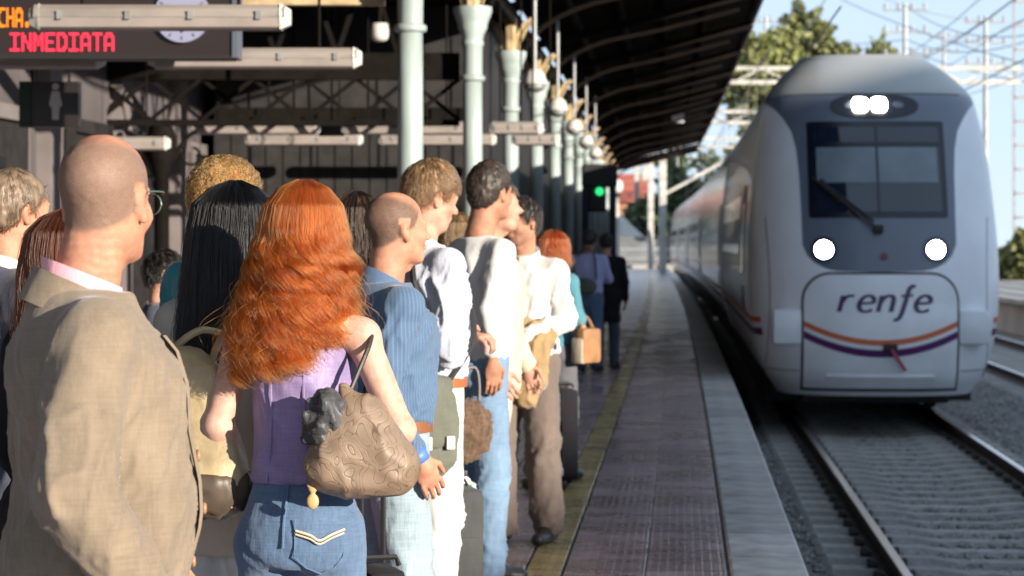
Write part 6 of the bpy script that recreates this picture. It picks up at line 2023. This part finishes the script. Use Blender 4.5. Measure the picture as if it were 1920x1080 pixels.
# ---- man in white t-shirt, dark hair
p9 = p = Person('tall dark haired man in a close white top and blue jeans', -.165, 11.0, 62, 1.905, 'm', yaw=-22, tone='tan', res=.015, lean=.06, arms={'R': ((.262, -.075, 1.15), (.235, -.045, .945)), 'L': ((-.24, .0, 1.14), (-.22, .1, .92))}, feet={'R': (.10, .03), 'L': (-.09, -.04)}, wide=.98, hand_curl=.3)
p.body(res=.022, head_res=.009, arm_res=.012)
C['whitet'] = fabric('white_jersey', (.57, .565, .555), var=.05, bump=.2)
p.top('white_top', C['whitet'], hem=.93, inf=.018, sleeve=.92, sleeve_r=(.056, .048, .040), seed=27, amp=.009, zt=1.45, neck_r=.078)
p.trousers('jeans', C['jeans_m'], waist=1.02, r=(.096, .076, .070), seed=28, amp=.008, hem=.03)
p.shoes(C['blackshoe'])
p.short_hair((.045, .030, .022), g=.006, n=6000, L=.015, seed=10, up=.6, rad=(.0009, .0006), top_boost=.006, messy=.25)
# brown woven bag, green shopping bag beside him
bb = empty('brown_woven_bag', tuple(p.w((.30, -.20, .575))), -p.h, label='round brown woven bag held low beside the blue jeans', cat='bag')
soft('bag_body', fabric('brown_woven', (.115, .07, .045), var=.6, bump=.9, var_scale=40), bb, (-.09, -.18, -.03), (.09, .18, .32), .011, [('ell', ((0, 0, .14), (.065, .125, .14), .02))], amp=.010, seed=41, fr=(30, 30, 30))
g = MB(); g.tube(crv([(0, -.06, .26), (-.02, -.04, .38), (-.03, .05, .42), (-.02, .07, .36), (0, .06, .26)], 16), .009, 6); g.build('handle', C['brownshoe'], bb)
sb = empty('shopping_bag', tuple(p.w((.20, -.19, .22))), -p.h, label='green and white plastic shopping bag beside the white trousers', cat='bag')
M['plastic'] = mat('white_plastic', (.75, .78, .76), .3)
soft('bag_body', M['plastic'], sb, (-.09, -.14, -.03), (.09, .14, .36), .011, [('cone', ((0, -.05, .07), (0, .05, .07), .06, .06, .03)), ('ell', ((0, 0, .15), (.05, .09, .16), .04))], amp=.009, seed=42)
soft('green_panel', mat('green_print', (.03, .42, .12), .4), sb, (-.02, -.14, .02), (.12, .16, .30), .010, [('cone', ((.004, -.05, .07), (.004, .05, .07), .060, .060, .03)), ('ell', ((.004, 0, .15), (.050, .09, .16), .04))], amp=.009, seed=42, cut=lambda X, Y, Z: np.maximum(np.maximum(Z - .26, .05 - Z), .012 - X))

# ---- cream trousered man, mostly hidden
p = Person('person in cream jacket and trousers, half hidden between two men', -.095, 11.7, 105, 1.85, 'm', yaw=0, res=.018, feet={'R': (.16, -.05), 'L': (-.10, -.12)})
p.body(res=.026, head_res=.012)
C['cream'] = fabric('cream_cotton', (.52, .44, .33), var=.10)
p.top('cream_jacket', C['cream'], hem=.78, inf=.024, sleeve_r=(.07, .064, .054), seed=29, amp=.010)
p.trousers('cream_trousers', C['cream'], r=(.10, .085, .08), seed=30, amp=.008); p.shoes(C['brownshoe'])
p.short_hair((.10, .07, .045), n=1500, seed=12, rad=(.0014, .001))

# ---- man facing us with a tan coat over his arm
p10 = p = Person('man in white shirt and brown trousers with a tan coat over his arm', .055, 12.45, 205, 1.775, 'm', yaw=18, pitch=8, tone='tan', stub=(.09, .06, .05), res=.015, arms={'R': ((.235, .02, 1.13), (.12, .25, 1.10)), 'L': ((-.245, .02, 1.13), (-.14, .25, 1.06))}, feet={'R': (.10, .08), 'L': (-.12, -.03)}, hand_curl=.6)
p.body(res=.022, stub_fn=stub_region(False, beard=.5), head_res=.007, eyes=True)
p.top('shirt', C['whitec'], hem=.95, inf=.022, sleeve_r=(.060, .054, .048), seed=37, amp=.012)
C['browntr'] = fabric('brown_grey_twill', (.135, .105, .09), var=.15)
p.trousers('brown_trousers', C['browntr'], r=(.102, .088, .082), seed=38, amp=.009, hem=.035)
p.shoes(C['blackshoe'], L=.165)
p.belt(C['blackshoe'], z=1.0, inf=.018)
p.collar(C['whites'], r=.070, zb=1.43, hgt=.046, flare=.014, gap=.35, drop=.05, tilt=.4)
g = MB(); vs = []
for i, z in enumerate(np.linspace(1.08, 1.455, 12)):
    a, b, c = p.ring(z * p.k, .028); hw = .034 - .02 * (i / 11) if i > 0 else .004
    vs += [(-hw, c + b - .002, z * p.k), (0, c + b + .006, z * p.k), (hw, c + b - .002, z * p.k)]
g.raw(vs, [(3 * i + j, 3 * i + j + 1, 3 * i + 4 + j, 3 * i + 3 + j) for i in range(11) for j in range(2)]); g.build('tie', fabric('rust_tie', (.14, .055, .03), stripe=((.02, .02, .03), 40, .3)), p.root)
p.short_hair((.035, .025, .02), n=2600, seed=13, rad=(.0014, .0009), L=.03)
ct = empty('tan_coat', tuple(p.w((-.06, .24, .73))), -p.h, label='tan coat folded over the forearm of the white shirted man', cat='coat')
C['coat'] = fabric('camel_coat', (.30, .20, .10), var=.2)
soft('cloth', C['coat'], ct, (-.25, -.20, -.05), (.30, .22, .56), .012, [('cone', ((-.13, -.10, .36), (.13, .02, .37), .060, .056, .04)), ('cone', ((-.07, -.03, .33), (-.075, .0, .03), .070, .062, .05)), ('cone', ((.05, .02, .33), (.035, .03, .09), .062, .050, .05)), ('cone', ((-.14, -.03, .31), (-.145, -.01, .12), .05, .045, .04))], amp=.018, seed=43, fr=(14, 14, 4))

# ---- red bobbed woman with tan bag
p = Person('woman with orange bobbed hair and teal top carrying a tan bag', .265, 15.75, 38, 1.625, 'f', yaw=20, tone='fair', res=.018, arms={'R': ((.23, -.02, 1.13), (.20, .14, .98)), 'L': ((-.21, 0, 1.13), (-.18, .1, .95))})
p.body(res=.026, head_res=.011, arm_res=.016)
C['teal2'] = fabric('dusty_teal', (.06, .19, .24), var=.2)
C['charcoal'] = fabric('charcoal_cloth', (.10, .10, .115), var=.2)
p.top('teal_top', C['teal2'], hem=.92, inf=.02, sleeve=.55, seed=45, amp=.008)
p.trousers('grey_trousers', C['charcoal'], r=(.105, .095, .10), seed=46, amp=.009); p.shoes(C['blackshoe'])
p.long_hair((.42, .11, .025), [(0, 0, -.01, .015, .015), (.02, 0, -.012, .062, .066), (.06, 0, -.016, .098, .106), (.12, 0, -.02, .115, .120), (.20, .0, -.022, .118, .120), (.28, 0, -.022, .105, .105)],
            n=2600, clumps=80, wave=.004, lam=.15, hend=(.22, .27), seed=26, face=.7, rad=(.0016, .0011), var=.5)
tb = empty('tan_bag', tuple(p.w((.27, .02, .75))), -p.h, label='tan and cream leather bag on the arm of the orange haired woman', cat='bag')
C['tanleather'] = mat('tan_leather', (.30, .155, .07), .45, var=.25, var_scale=8)
g = MB(); g.box((0, 0, .13), (.09, .20, .23), bev=.03); g.build('bag_body', C['tanleather'], tb, 'auto')
g = MB(); g.box((-.012, -.06, .10), (.096, .09, .17), bev=.02); g.build('cream_pocket', C['cream'], tb, 'auto')
g = MB(); g.tube(crv([(0, -.06, .24), (-.03, -.04, .31), (-.06, .0, .33), (-.03, .04, .31), (0, .06, .24)], 16), .010, 6); g.build('handle', C['tanleather'], tb)

# ---- couple farther along
p = Person('person in lilac blue shirt and jeans standing far along the platform', .93, 29.0, 20, 1.70, 'm', tone='tan', res=.024, arms={'R': ((.25, .05, 1.14), (.16, .24, 1.12))})
p.body(res=.03, head_res=.014)
C['lilacs'] = fabric('lilac_shirt', (.38, .42, .70)); C['olive'] = fabric('olive_bag', (.10, .11, .09))
p.top('shirt', C['lilacs'], hem=.95, seed=47); p.trousers('jeans', C['jeans'], seed=48); p.shoes(C['blackshoe'])
p.short_hair((.022, .018, .016), n=900, seed=14, rad=(.002, .0014), res=.011)
wb = empty('waist_bag', tuple(p.w((.0, -.20, .92))), -p.h, label='olive bag slung behind the person in lilac blue shirt', cat='bag')
soft('bag_body', C['olive'], wb, (-.22, -.12, -.04), (.22, .12, .26), .02, [('ell', ((0, 0, .10), (.17, .07, .11), .02))], amp=.006, seed=49)
g = MB(); g.tube(crv([(-.14, .02, .16), (-.16, .12, .35), (-.05, .14, .55), (.10, .08, .50), (.15, .03, .18)], 14), .014, 6); g.build('strap', C['olive'], wb)
p = Person('person in long black coat beside the far lilac blue shirt', 1.16, 29.5, 10, 1.66, 'm', res=.026)
p.body(res=.03, head_res=.014)
p.top('black_coat', C['blackc'], hem=.60, inf=.03, flare=.05, seed=50); p.trousers('trousers', C['navy']); p.shoes(C['blackshoe'])
p.short_hair((.02, .016, .014), n=700, seed=15, rad=(.002, .0014), res=.011)

# ---- heads glimpsed behind the front row
def behind(label, x, y, h, H, sex, hairc, m_top, m_bot, seed, hair='short'):
    p = Person(label, x, y, h, H, sex, res=.022)
    p.body(res=.03, head_res=.012)
    p.top('top', m_top, hem=.9, seed=seed); p.trousers('trousers', m_bot, seed=seed + 1); p.shoes(C['blackshoe'])
    if hair == 'short': p.short_hair(hairc, n=2000, seed=seed, g=.016, L=.04, rad=(.0014, .001))
    else: p.long_hair(hairc, [(0, 0, -.01, .015, .015), (.02, 0, -.012, .058, .062), (.06, 0, -.016, .092, .1), (.12, 0, -.02, .105, .11), (.22, .0, -.026, .11, .112), (.34, 0, -.035, .09, .09)], n=1800, clumps=60, wave=.006, lam=.14, hend=(.26, .33), seed=seed, rad=(.0014, .001))
behind('person with dark brown hair glimpsed behind the striped shirt man', -.57, 8.6, 60, 1.725, 'f', (.06, .035, .02), C['blackc'], C['navy'], 61, 'long')
behind('person with sandy hair glimpsed between the two white shirted men', -.31, 13.2, 50, 1.71, 'f', (.25, .17, .09), C['charcoal'], C['charcoal'], 63, 'long')
behind('dark haired person deep in the hall behind the teal top', -1.72, 11.8, 90, 1.50, 'm', (.02, .016, .014), C['navy'], C['blackc'], 65)
behind('person in white deep in the hall beside the bald man', -1.95, 13.2, 70, 1.47, 'f', (.03, .02, .018), C['whitec'], C['navy'], 67)

# ---- luggage
def trolley(x, y, rz, w, d, h, label, m, handle_h, wheels=True):
    root = empty('suitcase', (x, y, 0), rz, label=label, cat='suitcase')
    g = MB(); g.box((0, 0, h / 2 + .04), (w, d, h), bev=.035); g.build('case', m, root, 'auto')
    g = MB(); g.box((0, -d / 2 - .012, h * .42), (w * .8, .03, h * .6), bev=.012); g.build('pocket', m, root, 'auto')
    for s in (-1, 1):
        g = MB(); g.tube([(s * w * .28, d * .36, h), (s * w * .28, d * .36, handle_h)], .008, 6); g.build('handle_tube', M['black'], root)
        g = MB(); g.lathe([(.035, -.015), (.038, 0), (.035, .015)], 14); o = g.build('wheel', M['black'], root, True, loc=(s * w * .4, d * .3, .038)); o.rotation_euler = (0, math.pi / 2, 0)
    g = MB(); g.box((0, d * .36, handle_h), (w * .56 + .05, .03, .028), bev=.008); g.build('handle_grip', M['black'], root)
    g = MB(); g.tube([(-.06, 0, h + .04), (-.05, 0, h + .065), (.05, 0, h + .065), (.06, 0, h + .04)], .009, 6); g.build('carry_handle', M['black'], root)
C['greyluggage'] = fabric('dark_grey_nylon', (.055, .056, .058), var=.2)
C['blackluggage'] = fabric('black_nylon', (.016, .016, .02), var=.2)
trolley(-.39, 7.05, .3, .12, .24, .56, 'dark trolley suitcase with raised handle at the striped shirt man\'s feet', C['blackluggage'], .98)
trolley(-.24, 9.75, .2, .20, .34, .52, 'dark grey suitcase standing behind the white trousers', C['greyluggage'], .60)
trolley(.335, 15.35, .15, .13, .34, .58, 'tall black suitcase beside the orange haired woman', C['blackluggage'], .64)
sp_ = empty('sports_bag', (.195, 15.2, 0), .25, label='grey and black sports bag on the floor by the black suitcase', cat='bag')
soft('bag_body', fabric('grey_nylon', (.26, .265, .28), var=.15), sp_, (-.14, -.25, -.01), (.14, .25, .30), .012, [('cone', ((0, -.12, .11), (0, .12, .11), .095, .095, .02)), ('ell', ((0, 0, .16), (.085, .17, .09), .03))], amp=.006, seed=51, cut=lambda X, Y, Z: .02 - Z)
g = MB(); g.box((0, 0, .02), (.19, .36, .04), bev=.012); g.build('base', M['black'], sp_)
g = MB(); g.tube(crv([(.06, -.10, .18), (.10, -.05, .28), (.10, .05, .28), (.06, .10, .18)], 14), .010, 6); g.build('handle', M['black'], sp_)
